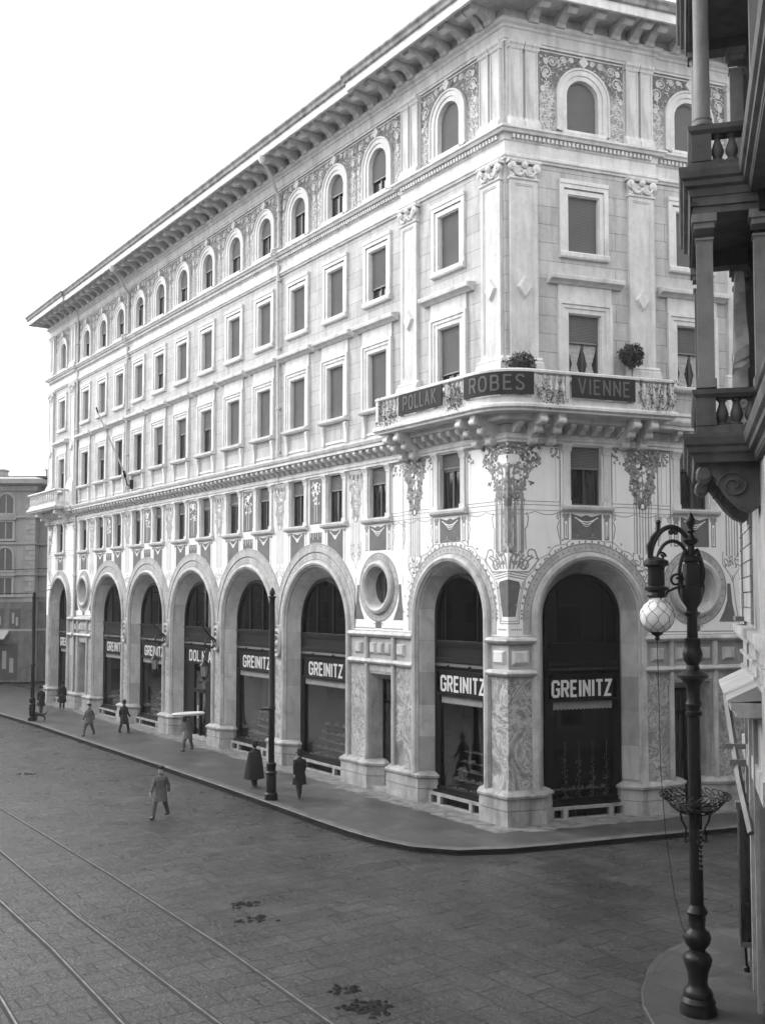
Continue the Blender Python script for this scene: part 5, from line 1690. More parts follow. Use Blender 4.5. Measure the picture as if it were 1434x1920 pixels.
def arc(cx, cz, rx, rz, a0, a1, n=18): return [(cx + rx * cos(radians(a0 + (a1 - a0) * k / n)), 0, cz + rz * sin(radians(a0 + (a1 - a0) * k / n))) for k in range(n + 1)]
mb.tube(arc(-.36, 8.02, .40, .68, 5, 172, 24) , [.045] * 25, 8)
mb.tube(arc(-.34, 7.98, .30, .46, 8, 150, 20), .035, 8)
mb.tube([(-.02, 0, 8.28), (.14, 0, 8.2), (.20, 0, 7.95), (.19, 0, 7.7), (.14, 0, 7.5)], .04, 8)
mb.tube([(-.76, 0, 8.12), (-.78, 0, 8.35), (-.72, 0, 8.5), (-.62, 0, 8.62), (-.60, 0, 8.75)], [.04, .05, .045, .035, .05], 8)
mb.lathe([(.02, 8.74), (.06, 8.78), (.02, 8.83)], (-.60, 0, 0), 8)
for cx, cz, r in ((-.56, 8.15, .09), (-.36, 8.60, .045), (-.28, 8.60, .045), (-.28, 7.72, .13), (-.70, 8.08, .07)):
    mb.tube([(cx + r * (1 - .7 * k / 20) * cos(.4 * k), 0, cz + r * (1 - .7 * k / 20) * sin(.4 * k)) for k in range(21)], .024, 6)
mb.tube([(-.12, 0, 7.62), (-.3, 0, 7.58), (-.44, 0, 7.52), (-.50, 0, 7.42)], .026, 6)
obj('swan_neck', mb, M['iron'], t, smooth=True)
gx = -.65
mb = MB()
mb.lathe([(.03, 8.15), (.12, 8.12), (.22, 8.08), (.23, 8.03), (.23, 8.0), (.16, 7.96), (.15, 7.9), (.155, 7.66), (.15, 7.62), (.22, 7.59), (.22, 7.55), (.16, 7.52), (.16, 7.48), (.18, 7.45), (.14, 7.40)], (gx, 0, 0), 18)
obj('lamp_hood', mb, M['iron'], t, smooth=True)
mb = MB()
GR, GZ = .315, 7.07
mb.lathe([(.13, GZ + .30)] + [(GR * sin(pi * k / 16), GZ + .31 * cos(pi * k / 16)) for k in range(3, 16)] + [(.02, GZ - .315)], (gx, 0, 0), 28)
gl = obj('globe', mb, M['opal'], t, smooth=True)
mb = MB()
for k in range(9):
    for e in (1, -1):
        pts = []
        for i in range(25):
            th = .40 + (pi - .45) * i / 24
            ph = 2 * pi * k / 9 + e * (.35 * sin(i / 24 * pi * 3) )
            pts.append((gx + (GR + .006) * sin(th) * cos(ph), (GR + .006) * sin(th) * sin(ph), GZ + .316 * cos(th)))
        mb.tube(pts, .0035, 4)
obj('wire_net', mb, M['iron'], gl)
mb = MB(); mb.lathe([(.13, GZ - .27), (.10, GZ - .33), (.04, GZ - .37), (.05, GZ - .41), (.01, GZ - .46)], (gx, 0, 0), 12); obj('globe_cup', mb, M['iron'], t, smooth=True)
mb = MB()
mb.tube([(gx, 0, GZ - .42), (gx + .02, .02, 5.6), (gx + .03, .0, 4.3), (gx + .10, .0, 3.2), (gx + .22, -.1, 2.1), (gx + .36, -.12, 1.5), (gx + .5, -.06, 1.35), (-.12, 0, 1.45)], .007, 5)
obj('lowering_cable', mb, M['iron'], t)
mb = MB()
for k in range(22):
    a = 2 * pi * k / 22
    pts = []
    for i in range(13):
        f_ = i / 12; r = .18 + .40 * f_ ** .8; z = 3.52 + .34 * f_ ** 1.6
        aa = a + .22 * sin(f_ * pi * 2.5)
        pts.append((r * cos(aa), r * sin(aa), z))
    mb.tube(pts, .011, 5)
    rr_ = .075
    mb.tube([((.56 + rr_ * cos(q)) * cos(a + .10 * sin(q)), (.56 + rr_ * cos(q)) * sin(a + .10 * sin(q)), 3.84 + .05 * sin(q)) for q in [2 * pi * i / 10 for i in range(10)]], .009, 5, True)
for r, z in ((.20, 3.52), (.40, 3.62), (.52, 3.74)):
    mb.tube([(r * cos(2 * pi * k / 28), r * sin(2 * pi * k / 28), z) for k in range(28)], .012, 5, True)
for k in range(4):
    a = 2 * pi * k / 4 + .0
    pts = [(.12, 0, 3.05), (.18, 0, 3.0), (.19, 0, 3.1), (.17, 0, 3.25), (.25, 0, 3.4), (.27, 0, 3.52)]
    mb.tube([(p[0] * cos(a), p[0] * sin(a), p[2]) for p in pts], .02, 6)
mb.lathe([(.12, 3.56), (.30, 3.58), (.30, 3.60), (.12, 3.60)], (0, 0, 0), 18)
obj('flower_basket', mb, M['iron'], t)
mb = MB()
rr = random.Random(3)
for k in range(9):
    z = 2.55 + k * .085
    mb.box(.02, .02 + rr.uniform(.05, .085), -.125, -.121, z, z + .02); mb.box(.02, .035, -.125, -.121, z, z + .05)
    if k % 2: mb.box(.07, .085, -.125, -.121, z, z + .06)
obj('pasted_bill', mb, M['paint_grey'], t)

# =================================================================== OVERHEAD WIRES
def wire(a, b, sag, label, r=.012):
    a = Vector(a); b = Vector(b); n = 20
    mb = MB(); mb.tube([a.lerp(b, k / n) - Vector((0, 0, sag * 4 * (k / n) * (1 - k / n))) - a for k in range(n + 1)], r, 5)
    o = obj('overhead_wire', mb, M['iron'], None, tuple(a)); tag(o, label, 'wire', 'overhead tram wires at the left')
wire((-21.3, 65.35, 7.75), (-52, 62, 7.75), .05, 'overhead wire running left from the top of the far pole', .03)
wire((-21.3, 65.35, 7.75), tuple(PL(49.8, .05, 8.1)), .02, 'short overhead wire from the far pole to the palace wall', .025)
wire((-48, 75, 9.9), tuple(PL(51.1, .0, 9.6)), .35, 'upper slack overhead wire above the far pole', .025)

# =================================================================== FAR BUILDING AT THE LEFT
fb = thing('far_apartment_building', 'hazy grey five storey apartment building closing the street at the far left', 'building', (-32, 95, 0))
W = MB(); W.box(-40, 1.0, 0, 16, 0, 17.2); obj('wall', W, M['far_wall'], fb)
W = MB(); W.box(1.0, 30, 1.2, 16, 0, 17.2); obj('wall', W, M['far_wall'], fb)
W = MB(); sweep(W, [(-.2, 17.0), (.15, 17.0), (.3, 17.4), (.9, 17.6), (.95, 18.0), (-.2, 18.3)], [Vector((-40, 0, 0)), Vector((1, 0, 0)), Vector((1, 1.2, 0)), Vector((30, 1.2, 0))])
for z in (14.6, 12.2, 9.45, 7.5, 4.5): sweep(W, [(-.1, z), (.14, z), (.16, z + .2), (-.1, z + .22)], [Vector((-40, 0, 0)), Vector((1, 0, 0)), Vector((1, 1.2, 0)), Vector((30, 1.2, 0))])
obj('cornice', W, M['far_trim'], fb)
W = MB()
for k in range(36):
    w = .8 if k % 2 else .5
    W.box(1.0 - w, 1.05, -.08, .0, .2 + k * .46, .2 + k * .46 + .42)
obj('quoins', W, M['far_trim'], fb)
W = MB(); W.box(-40, 30, 0.3, 15, 18.2, 18.4); obj('roof', W, M['grey_stone'], fb)
for x in (-4.5, .6, -9): 
    W = MB(); W.box(x, x + 1.3, 4, 5, 18.3, 19.3); W.box(x - .1, x + 1.4, 3.9, 5.1, 19.3, 19.45); obj('chimney', W, M['far_trim'], fb)
def far_window(x, z0, h, arched, y):
    F = MB(); w = .62
    if arched:
        arch_band(F, 0, w, z0 + h - w, w + .22, z0 + h - w, z0, -.10, -.06)
        A = arch_pts(0, w, z0 + h - w, z0, 14)
    else:
        frame_rect(F, -w - .2, w + .2, z0, z0 + h + .2, .2, -.10, 0, 0)
        F.box(-w - .35, w + .35, -.25, 0, z0 + h + .2, z0 + h + .35)
        A = [(-w, z0), (w, z0), (w, z0 + h), (-w, z0 + h)]
    F.box(-w - .3, w + .3, -.2, 0, z0 - .2, z0)
    F.box(-.05, .05, -.05, -.01, z0, z0 + h - .05)
    f = obj('window', F, M['far_trim'], fb, (x, y, 0))
    P = MB(); P.sheet(A, [], -.015); obj('pane', P, M['far_dark'], f)
for z0, h, ar in ((15.0, 1.7, True), (12.7, 1.5, False), (9.9, 2.0, True), (7.7, 1.5, False)):
    for x in [-1.6 - 3.5 * k for k in range(0, 8)]: far_window(x, z0, h, ar, 0)
    for x in (4.1, 7.3): far_window(x, z0, h, ar, 1.2)
W = MB(); W.box(-40, 1.0, -.12, 0, 0, 7.1); W.box(1.0, 30, 1.08, 1.2, 0, 7.1); obj('shop_level_wall', W, M['grey_light'], fb)
for x, z0, w, h in [(-.6, 4.6, .5, 1.9), (-2.2, 4.7, .6, 1.8), (-3.9, 4.6, .5, 2.0), (-5.4, 4.7, .7, 1.8), (2.2, 4.6, .5, 1.9), (3.8, 4.7, .5, 1.9), (-1.2, .2, .9, 3.2), (-4.3, .2, .8, 3.0), (-7.2, .2, .9, 3.2), (2.4, .2, .8, 3.2)]:
    S = MB(); S.box(x - w, x + w, -.14, -.11, z0, z0 + h) if x < 1 else S.box(x - w, x + w, 1.06, 1.10, z0, z0 + h); obj('shop_pane', S, M['far_dark'], fb)
    S = MB(); yy = -.16 if x < 1 else 1.04; S.box(x - w * .5, x - w * .1, yy, yy + .03, z0 + h * .3, z0 + h * .8); S.box(x + w * .2, x + w * .6, yy, yy + .03, z0 + h * .2, z0 + h * .6); obj('poster', S, M['far_trim'], fb)
for x in (-2.6, -6.1, -9.6, -13):
    A = MB(); A.sheet(arch_pts(0, 1.2, 3.0, .3, 14), [], -.05); obj('shop_arch', A, M['far_dark'], fb, (x, 0, 0))
    S = MB(); S.extrude([(-.1, 4.6), (-1.4, 3.9), (-1.4, 3.8), (-.1, 4.4)], 'x', -1.5, 1.5); obj('awning', S, M['curtain'], fb, (x, 0, 0))
    for q in (-1.1, -.3, .6): 
        S = MB(); S.box(q, q + .4, -.08, 0, 4.95, 6.9); obj('shop_pane', S, M['far_trim'], fb, (x, 0, 0))

# houses across the street, outside the frame: the shop windows mirror them
for k, (u0, u1, hh) in enumerate(((-40, -12, 15), (-11.5, 16, 17), (16.5, 44, 15.5), (44.5, 70, 18), (70.5, 100, 16))):
    ob = thing('street_house', 'dark stuccoed street house facing the palace, number %s from the camera' % ('one', 'two', 'three', 'four', 'five')[k], 'building', tuple(PL(u0, 37)), AL, 'houses across the street')
    W = MB(); W.box(0, u1 - u0, 0, 10, 0, hh); W.box(-.1, u1 - u0 + .1, -.5, 10, hh, hh + .4); obj('wall', W, M['grey_light'], ob)
    Fw = MB(); frame_rect(Fw, -.75, .75, 0, 2.2, .15, -.12, 0)
    Pw = MB(); Pw.sheet([(-.6, .15), (.6, .15), (.6, 2.05), (-.6, 2.05)], [], -.02)
    fme = None
    for zz in (1.0, 5.0, 8.6, 12.0):
        for q in range(int((u1 - u0) / 3.2)):
            if fme is None:
                fme = obj('window', Fw, M['far_trim'], ob, (1.8, 0, 1.0)); pme = obj('pane', Pw, M['pane'], fme)
            fw = fme.copy(); link(fw, ob); fw.location = (1.8 + 3.2 * q, 0, zz); pw = pme.copy(); link(pw, fw)
    
for k, (s0, s1, hh) in enumerate(((9, 30, 21), (30.5, 56, 19))):
    ob = thing('street_house', 'dark stuccoed house on the side street behind the loggia building, %s one' % ('first', 'second')[k], 'building', tuple(PR(s0, 13.5)), atan2(dR.y, dR.x), 'houses of the side street')
    W = MB(); W.box(0, s1 - s0, -10, 0, 0, hh); W.box(-.1, s1 - s0 + .1, -10, .5, hh, hh + .4); obj('wall', W, M['grey_light'], ob)
    fw0 = None
    for zz in (1.0, 5.0, 8.6, 12.0, 15.4):
        for q in range(int((s1 - s0) / 3.2)):
            if fw0 is None:
                Fw = MB(); frame_rect(Fw, -.75, .75, 0, 2.2, .15, 0, .12); fw0 = fw = obj('window', Fw, M['far_trim'], ob)
                Pw = MB(); Pw.sheet([(-.6, .15), (.6, .15), (.6, 2.05), (-.6, 2.05)], [], .02); pw0 = obj('pane', Pw, M['pane'], fw)
            else: fw = fw0.copy(); link(fw, ob); link(pw0.copy(), fw)
            fw.location = (1.8 + 3.2 * q, 0, zz)
# =================================================================== NEAR BUILDING AT THE RIGHT
# facade line: direction (0.272, 0.962), passing (7.30, 21.3)
FD = Vector((.2719, .9623, 0)).normalized(); FN = Vector((-FD.y, FD.x, 0))
FO = Vector((7.30, 21.3, 0)); FA = atan2(FD.y, FD.x)
def PF(x, y, z=0): return FO + FD * x + FN * y + Vector((0, 0, z))
nb = thing('loggia_building', 'dark grey building with stacked stone loggias at the right edge', 'building', tuple(FO), FA)
xe = 2.5            # far end of the facade
w = MB()
# wall with one window opening at the rusticated storey
w.sheet([(-16, 5.9), (xe, 5.9), (xe, 9.75), (-16, 9.75)], [[(1.0, 7.15), (1.75, 7.15), (1.75, 9.15), (1.0, 9.15)]], 0)
w.box(xe - .01, xe, -8, -.01, 0, 19); 
w.box(-16, xe, -8, -.6, 9.75, 22)
w.sheet([(-16, 4.4), (xe, 4.4), (xe, 5.9), (-16, 5.9)], [], 0)
w.box(xe - .35, xe, -.35, 0, 0, 4.4); w.box(-1.2, -.9, -.35, 0, 0, 4.4); w.box(-16, -4, -.3, 0, 0, 4.4)
obj('wall', w, M['light_stucco'], nb)
r = MB(); z = 7.0; k = 0
while z < 9.6:
    for a, b in ((1.78, xe + .03), (-.2, .97), (-1.5, -.22)):
        sh = .12 if k % 2 else 0
        r.box(a + (sh if a > 1 else 0), b - (sh if a < 0 else 0), 0, .05, z + .012, z + .285)
    r.box(xe, xe + .04, -.45 - (.2 if k % 2 else 0), .05, z + .012, z + .285)
    z += .30; k += 1
obj('rustication', r, M['light_stucco'], nb)
r = MB(); r.box(-16, xe + .12, 0, .14, 6.66, 6.76); r.box(-16, xe + .18, 0, .20, 6.76, 6.92); r.box(-16, xe + .05, 0, .07, 6.3, 6.36)
r.box(-16, xe + .05, 0, .05, 5.95, 6.05)
obj('string_course', r, M['light_stucco'], nb)
f = MB(); frame_rect(f, .98, 1.77, 7.13, 9.17, .07, -.35, .02)
f.box(.85, 1.9, 0, .22, 7.0, 7.10); f.box(.85, 1.9, 0, .25, 9.35, 9.5); f.box(.95, 1.8, 0, .10, 9.2, 9.35)
f = obj('window', f, M['grey_light'], nb)
p = MB(); p.sheet([(1.0, 7.15), (1.75, 7.15), (1.75, 9.15), (1.0, 9.15)], [], -.15); p.box(1.0, 1.75, -.15, -.1, 8.1, 8.16); obj('pane', p, M['valance'], f)
r = MB(); r.box(.3, 1.1, 0, .04, 6.1, 6.6); obj('relief_panel', r, M['paint_grey'], nb)
# slabs of the loggia project 1.35 m over the street between x = -3.75 and x = 0
XA, XB, PJ = -4.18, -.55, 1.12
def loggia(zf, ztop, parentname):
    """floor slab at zf with balustrade and columns, ceiling at ztop"""
    s = MB()
    outline = [PFl(-16, .16), PFl(XA, .16), PFl(XA, PJ), PFl(XB, PJ), PFl(XB, -.0)]
    sweep(s, [(-.3, zf - .48), (-.08, zf - .48), (-.05, zf - .36), (.02, zf - .32), (.03, zf - .24), (.08, zf - .20), (.10, zf - .08), (.10, zf - .02), (-.3, zf)], outline)
    s.box(XA + .1, XB - .1, -.2, PJ - .1, zf - .44, zf - .02)
    s.box(-16, XA, -.2, .1, zf - .44, zf - .02)
    o = obj('loggia_slab', s, M['grey_stone'], nb)
    b = MB()
    ol = [PFl(-16, .02), PFl(XA + .12, .02), PFl(XA + .12, PJ - .12), PFl(XB - .12, PJ - .12), PFl(XB - .12, 0)]
    sweep(b, [(-.28, zf), (-.0, zf), (-.0, zf + .12), (-.03, zf + .14), (-.28, zf + .14)], ol)
    sweep(b, [(-.30, zf + .60), (.0, zf + .60), (.05, zf + .66), (.06, zf + .74), (-.30, zf + .78)], ol)
    for (x, y) in ((XA + .30, PJ - .28), (XB - .30, PJ - .28), (XA + .30, -.08)):
        b.box(x - .18, x + .18, y - .16, y + .16, zf + .14, zf + .60)
    obj('balustrade', b, M['grey_stone'], nb)
    return o
def PFl(x, y): return Vector((x, y, 0))
# orientation: outward of sweep is to the right of travel; travel +x gives outward -y, so mirror the path
_sw = sweep
def sweep(mb, prof, path, _s=_sw):
    # reverse so that outward = +y for facade-local outlines of the near building
    _s(mb, prof, list(reversed(path)) if path and abs(path[0].x + 16) < 1e-6 else path)
bal_n = MB(); bal_n.lathe([(.10, 0), (.10, .04), (.06, .05), (.10, .14), (.105, .20), (.075, .30), (.05, .37), (.055, .40), (.08, .42), (.08, .46)], (0, 0, 0), 12)
bn = None
for zf, dark in ((10.22, 1), (14.72, 1), (18.95, 1)):
    o = loggia(zf, zf + 4, '')
    xs = [(XA + .26, y) for y in (.12, .35, .58)] if True else []
    xs += [(x, PJ - .28) for x in [XA + .62 + .27 * k for k in range(10)]]
    xs += [(XB - .26, y) for y in (.25, .48, .70)]
    for x, y in xs:
        if bn is None: bn = obj('baluster', bal_n, M['grey_stone'], o, (x, y, zf + .14), 0, True)
        else:
            c = bn.copy(); link(c, o); c.location = (x, y, zf + .14)
def col_at(x, y, z0, z1, roundc, r=.135):
    c = MB()
    if roundc: c.lathe([(r + .05, z0), (r + .05, z0 + .05), (r + .02, z0 + .09), (r + .03, z0 + .13), (r, z0 + .17), (r * .94, z1 - .35), (r * .98, z1 - .33), (r * .98, z1 - .28), (r * .9, z1 - .26), (r + .04, z1 - .12)], (0, 0, 0), 20); c.box(-r - .06, r + .06, -r - .06, r + .06, z1 - .12, z1)
    else:
        c.box(-r, r, -r, r, z0 + .15, z1 - .40); c.box(-r - .03, r + .03, -r - .03, r + .03, z0, z0 + .15); c.box(-r - .02, r + .02, -r - .02, r + .02, z1 - .44, z1 - .40)
        c.box(-r - .03, r + .03, -r - .03, r + .03, z1 - .24, z1 - .14); c.box(-r - .07, r + .07, -r - .07, r + .07, z1 - .14, z1)
    obj('column', c, M['grey_light'], nb, (x, y, 0), 0, roundc)
for z0, z1, rd in ((11.0, 13.95, False), (15.5, 18.3, True)):
    col_at(XA + .30, PJ - .30, z0, z1, rd); col_at(XB - .30, PJ - .30, z0, z1, rd); col_at(XA + .30, -.10, z0, z1, False)
    col_at(XB - .28, .10, z0 - .7, z1, False, .12)
    e = MB()
    for (a, b, c_, d_) in ((XA + .10, XA + .46, -.2, PJ - .12), (XB - .46, XB - .10, -.2, PJ - .12), (XA + .46, XB - .46, PJ - .48, PJ - .12)):
        e.box(a, b, c_, d_, z1, z1 + .50)
    e.box(XA + .06, XB - .06, PJ - .20, PJ - .08, z1 + .12, z1 + .20)
    e.box(XA + .06, XA + .2, -.1, PJ - .08, z1 + .12, z1 + .20)
    e.box(XA + .2, XB - .2, -.2, PJ - .2, z1 + .3, z1 + .46)
    obj('entablature', e, M['grey_stone'], nb)
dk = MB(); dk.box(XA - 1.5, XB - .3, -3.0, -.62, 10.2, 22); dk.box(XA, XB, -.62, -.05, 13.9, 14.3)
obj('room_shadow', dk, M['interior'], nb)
dw = MB()
for zf in (10.22, 14.72): dw.box(XB - .10, XB + .02, -.6, .06, zf, zf + 3.9); dw.box(XB + .02, xe, -.6, 0, zf - .5, zf + 4.2)
obj('loggia_jamb', dw, M['grey_light'], nb)
# big scroll console under the lowest loggia
for x in (XA + .55, XB - .55):
    c = MB()
    pr = [(0, 9.75), (.98, 9.75), (1.00, 9.62), (.95, 9.50), (.87, 9.50), (.82, 9.56), (.75, 9.54), (.66, 9.42), (.50, 9.18), (.32, 9.0), (.14, 8.92), (0, 9.02)]
    c.extrude([(p[0], p[1]) for p in pr], 'x', -.28, .28)
    c.tube([(-.30, .42 + .26 * (1 - .8 * k / 30) * cos(.35 * k), 9.36 + .24 * (1 - .8 * k / 30) * sin(.35 * k)) for k in range(31)], .022, 6)
    c.lathe([(.10, -.33), (.13, -.3), (.13, .3), (.10, .33)], (0, .89, 9.57), 12, 'x')
    obj('console', c, M['grey_stone'], nb, (x, 0, 0), 0)
# shopfront below: timber posts, dark opening, sheet metal canopy, sloping stay, show case
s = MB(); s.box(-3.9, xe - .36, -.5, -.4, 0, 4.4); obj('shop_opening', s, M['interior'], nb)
s = MB()
s.box(-.92, -.74, 0, .10, .1, 5.4); s.box(.8, .95, -.02, .08, .1, 5.3); s.box(-2.0, -1.85, 0, .08, .1, 5.3); s.box(-4, xe, -.02, .06, 4.1, 4.5)
obj('timber_frame', s, M['light_stucco'], nb)
t = thing('canopy', 'sheet metal covered shop canopy on a slanting timber stay at the right edge', 'canopy', tuple(PF(0, 0, 5.4)), FA)
s = MB(); s.extrude([(0.0, .62), (.55, .34), (.56, .30), (.0, .34)], 'x', -3.2, 1.6); obj('metal_sheet', s, M['zinc'], t)
s = MB(); s.box(-3.2, 1.55, .0, .50, .16, .30); s.box(-3.2, 1.5, .0, .42, .05, .16); obj('cornice_board', s, M['light_stucco'], t)
s = MB(); s.tube([(1.3, .42, .05), (-.2, .25, -1.5), (-1.2, .1, -2.3)], .07, 4); s.box(.3, .38, .1, .5, -.95, -.85); s.box(.0, .08, .1, .42, -1.25, -1.12); obj('stay', s, M['grey_light'], t)
t = thing('show_case', 'tall narrow glazed show case standing out from the shopfront at the right edge', 'show case', tuple(PF(.15, .02, 0)), FA)
s = MB(); s.box(-.14, .14, .0, .30, 3.30, 3.44); s.box(-.13, .13, .0, .26, .62, .72)
for x, y in ((-.12, .25), (.12, .25), (-.12, .03), (.12, .03)): s.box(x - .015, x + .015, y - .015, y + .015, .72, 3.30)
obj('case_frame', s, M['grey_light'], t)
s = MB(); s.box(-.10, .10, .04, .235, .72, 3.30); obj('case_glass', s, M['pane'], t)
s = MB(); s.tube([(0, .16, .62), (0, .14, .18)], .025, 8); s.lathe([(.06, .118), (.06, .2), (.03, .24)], (0, .14, 0), 10); obj('case_leg', s, M['iron'], t)
# canvas hung up inside the middle loggia
t = thing('draped_canvas', 'ragged grey canvas blind hanging in the loggia at the right edge', 'canvas blind', tuple(PF(XB - .75, .05, 10.3)), FA)
for i, (x0, zt, zbm) in enumerate(((0, 3.3, .8), (-.35, 3.3, 1.6), (.25, 3.2, .4))):
    s = MB(); A = []; nn = 14
    rows = []
    for j in range(9):
        f_ = j / 8
        rows.append([(x0 + .30 * (k / nn - .5) * (1 - .3 * f_) + .03 * sin(j * 1.3 + k), .16 * sin(k * 1.1 + i + j * .25) * (.5 + .5 * f_) + .1, zt + (zbm - zt) * f_ + .12 * sin(k * .9) * f_) for k in range(nn + 1)])
    for j in range(8): s.strip(rows[j], rows[j + 1])
    obj('fold', s, M['awning_cloth'], t, smooth=True)
t = thing('agave_plant', 'dark spiky potted plant on the upper loggia rail', 'plant', tuple(PF(XB - .5, .75, 15.5)), FA)
s = MB()
for k in range(11):
    a = 2 * pi * k / 11; l = random.uniform(.18, .34)
    s.tube([(0, 0, .05), (.10 * cos(a), .10 * sin(a), .12 + l * .4), (.2 * cos(a), .2 * sin(a), .1 + l * .7)], [.03, .025, .004], 4)
obj('leaves', s, M['foliage'], t)
s = MB(); s.lathe([(.08, 0), (.11, .12), (.12, .14), (.09, .14)], (0, 0, 0), 10); obj('pot', s, M['terracotta'], t)

# =================================================================== PEOPLE
def skin_body(verts, edges, radii, name, mat, parent):
    me = bpy.data.meshes.new(name)
    me.from_pydata(verts, edges, [])
    o = bpy.data.objects.new(name + '_tmp', me); col.objects.link(o)
    o.modifiers.new('Skin', 'SKIN'); s = o.modifiers.new('Sub', 'SUBSURF'); s.levels = 1
    for i, r in enumerate(radii):
        o.data.skin_vertices[0].data[i].radius = r if isinstance(r, tuple) else (r, r)
    o.data.skin_vertices[0].data[0].use_root = True
    dg = bpy.context.evaluated_depsgraph_get()
    m2 = bpy.data.meshes.new_from_object(o.evaluated_get(dg))
    bpy.data.objects.remove(o)
    m2.name = name; m2.materials.clear(); m2.materials.append(mat)
    m2.polygons.foreach_set('use_smooth', [True] * len(m2.polygons))
    b = bpy.data.objects.new(name, m2); link(b, parent)
    return b
def person(x, y, face, label, coat='cloth_dark', hem=.42, stride=.2, h=1.0, hat='bowler', armswing=.2, cape=False, skirt=False, carry=None, z=0, trousers='cloth_dark', lean=0.0):
    t = thing('person', label, 'person', (x, y, z), radians(face)); t.scale = (h, h, h)
    V = []; E_ = []; Rr = []
    def v(p, r, link_=None):
        V.append((p[0], p[1] + lean * max(0, p[2] - .9), p[2])); Rr.append(r)
        if link_ is not None: E_.append((link_, len(V) - 1))
        return len(V) - 1
    s = stride
    pel = v((0, 0, .95), (.13, .10))
    sp = v((0, .01, 1.12), (.12, .09), pel); ch = v((0, .0, 1.30), (.145, .10), sp)
    nk = v((0, 0, 1.45), (.06, .06), ch); nk2 = v((0, .01, 1.51), .05, nk)
    hd = v((0, .02, 1.585), (.068, .082), nk2); hd2 = v((0, .01, 1.665), (.072, .088), hd); v((0, .005, 1.715), (.05, .06), hd2)
    v((0, .115, 1.605), .013, hd)
    for e in (-1, 1): v((e * .083, .0, 1.61), .016, hd)
    hands = []
    for e in (-1, 1):
        sh = v((e * .165, 0, 1.405), .058, ch)
        sw = armswing * e
        if carry and (carry == 'both' or e == 1):
            el = v((e * .26, .05, 1.52), .045, sh); wr = v((e * .16, .08, 1.76), .03, el); dirv = Vector((-.1 * e, 0, 1)).normalized()
        else:
            el = v((e * .225, -.02 + sw * .5, 1.13), .045, sh); wr = v((e * .225, .07 + sw, .90), .030, el); dirv = Vector((0, .25, -1)).normalized()
        W = Vector((V[wr][0], V[wr][1] - lean * max(0, V[wr][2] - .9), V[wr][2]))
        pm = v(W + dirv * .06, (.036, .02), wr)
        side = Vector((0, 1, 0)) if abs(dirv.z) > .5 else Vector((1, 0, 0))
        for k, ln in enumerate((.065, .078, .072, .058)):
            b = W + dirv * .085 + side * (.030 - .02 * k)
            f1 = v(b, .009, pm); f2 = v(b + dirv * ln * .55 - Vector((e * .008, 0, 0)), .008, f1); v(b + dirv * ln * .9 - Vector((e * .03, 0, 0)), .007, f2)
        th = v(W + dirv * .045 + side * .045, .011, pm); v(W + dirv * .085 + side * .062 - Vector((e * .01, 0, 0)), .009, th)
        hands.append((sh, el, wr))
    legs = []
    for e in (-1, 1):
        st = s * e
        hp = v((e * .09, 0, .88), .085, pel)
        kn = v((e * .095, st * .55 + .04, .50), .058, hp)
        an = v((e * .09, st, .09 + (.05 if st < 0 else 0)), .036, kn)
        v((e * .10, st + .13, .035), .032, an)
        legs.append((hp, kn, an))
    skin_body(V, E_, Rr, 'body', M['skin'], t)
    P = lambda i: Vector(V[i])
    m = MB()
    for hp, kn, an in legs: m.tube([P(hp), P(hp).lerp(P(kn), .5), P(kn), P(kn).lerp(P(an), .5), P(an) + Vector((0, 0, .0))], [.11, .10, .082, .072, .066], 10)
    m.lathe([(.12, .82), (.14, .90), (.13, 1.0)], (0, 0, 0), 12)
    obj('skirt_lining' if skirt else 'trousers', m, M[trousers], t, smooth=True)
    m = MB()
    for hp, kn, an in legs:
        a = P(an); m.tube([a + Vector((0, -.05, -.04)), a + Vector((0, .04, -.045)), a + Vector((.005, .15, -.055))], [.045, .05, .035], 8)
        m.tube([a + Vector((0, 0, -.03)), a + Vector((0, 0, .06))], [.05, .055], 8)
    obj('boots', m, M['leather'], t, smooth=True)
    # coat: lofted rings with folds
    m = MB(); n = 26; rings = []
    levels = [(1.49, .075, .07), (1.46, .12, .09), (1.42, .21, .115), (1.32, .225, .145), (1.15, .195, .135), (1.02, .195, .14), (.85, .23, .175), (.65, .25, .20), (hem, .275, .225)]
    if cape: levels = [(1.50, .085, .075), (1.46, .14, .10), (1.41, .25, .14), (1.25, .30, .19), (1.05, .33, .23), (.85, .36, .27), (.65, .39, .30), (hem, .42, .33)]
    if skirt: levels = [(1.49, .07, .065), (1.42, .19, .105), (1.28, .19, .135), (1.10, .14, .11), (.95, .19, .16), (.6, .27, .25), (hem, .34, .33)]
    rr = random.Random(int(x * 100)); ph = rr.uniform(0, 6)
    for (z_, a, b) in levels:
        fold = .0 if z_ > 1.1 else (1.1 - z_) * .09
        rings.append([(a * cos(2 * pi * k / n) * (1 + fold * sin(5 * 2 * pi * k / n + ph)), b * sin(2 * pi * k / n) * (1 + fold * sin(7 * 2 * pi * k / n)) + lean * max(0, z_ - .9) + (stride * .12 if z_ < .8 else 0), z_) for k in range(n)])
    for i in range(len(rings) - 1): m.strip(rings[i], rings[i + 1], True)
    if not cape:
        for sh, el, wr in hands: m.tube([P(sh) + Vector((0, 0, .01)), P(sh).lerp(P(el), .5), P(el), P(el).lerp(P(wr), .5), P(wr)], [.075, .07, .062, .054, .05], 10)
    m.lathe([(.075, 1.47), (.085, 1.52), (.065, 1.53)], (0, lean * .6, 0), 12)
    obj('cloak' if cape else ('dress' if skirt else 'overcoat'), m, M[coat], t, smooth=True)
    hy = lean * .8
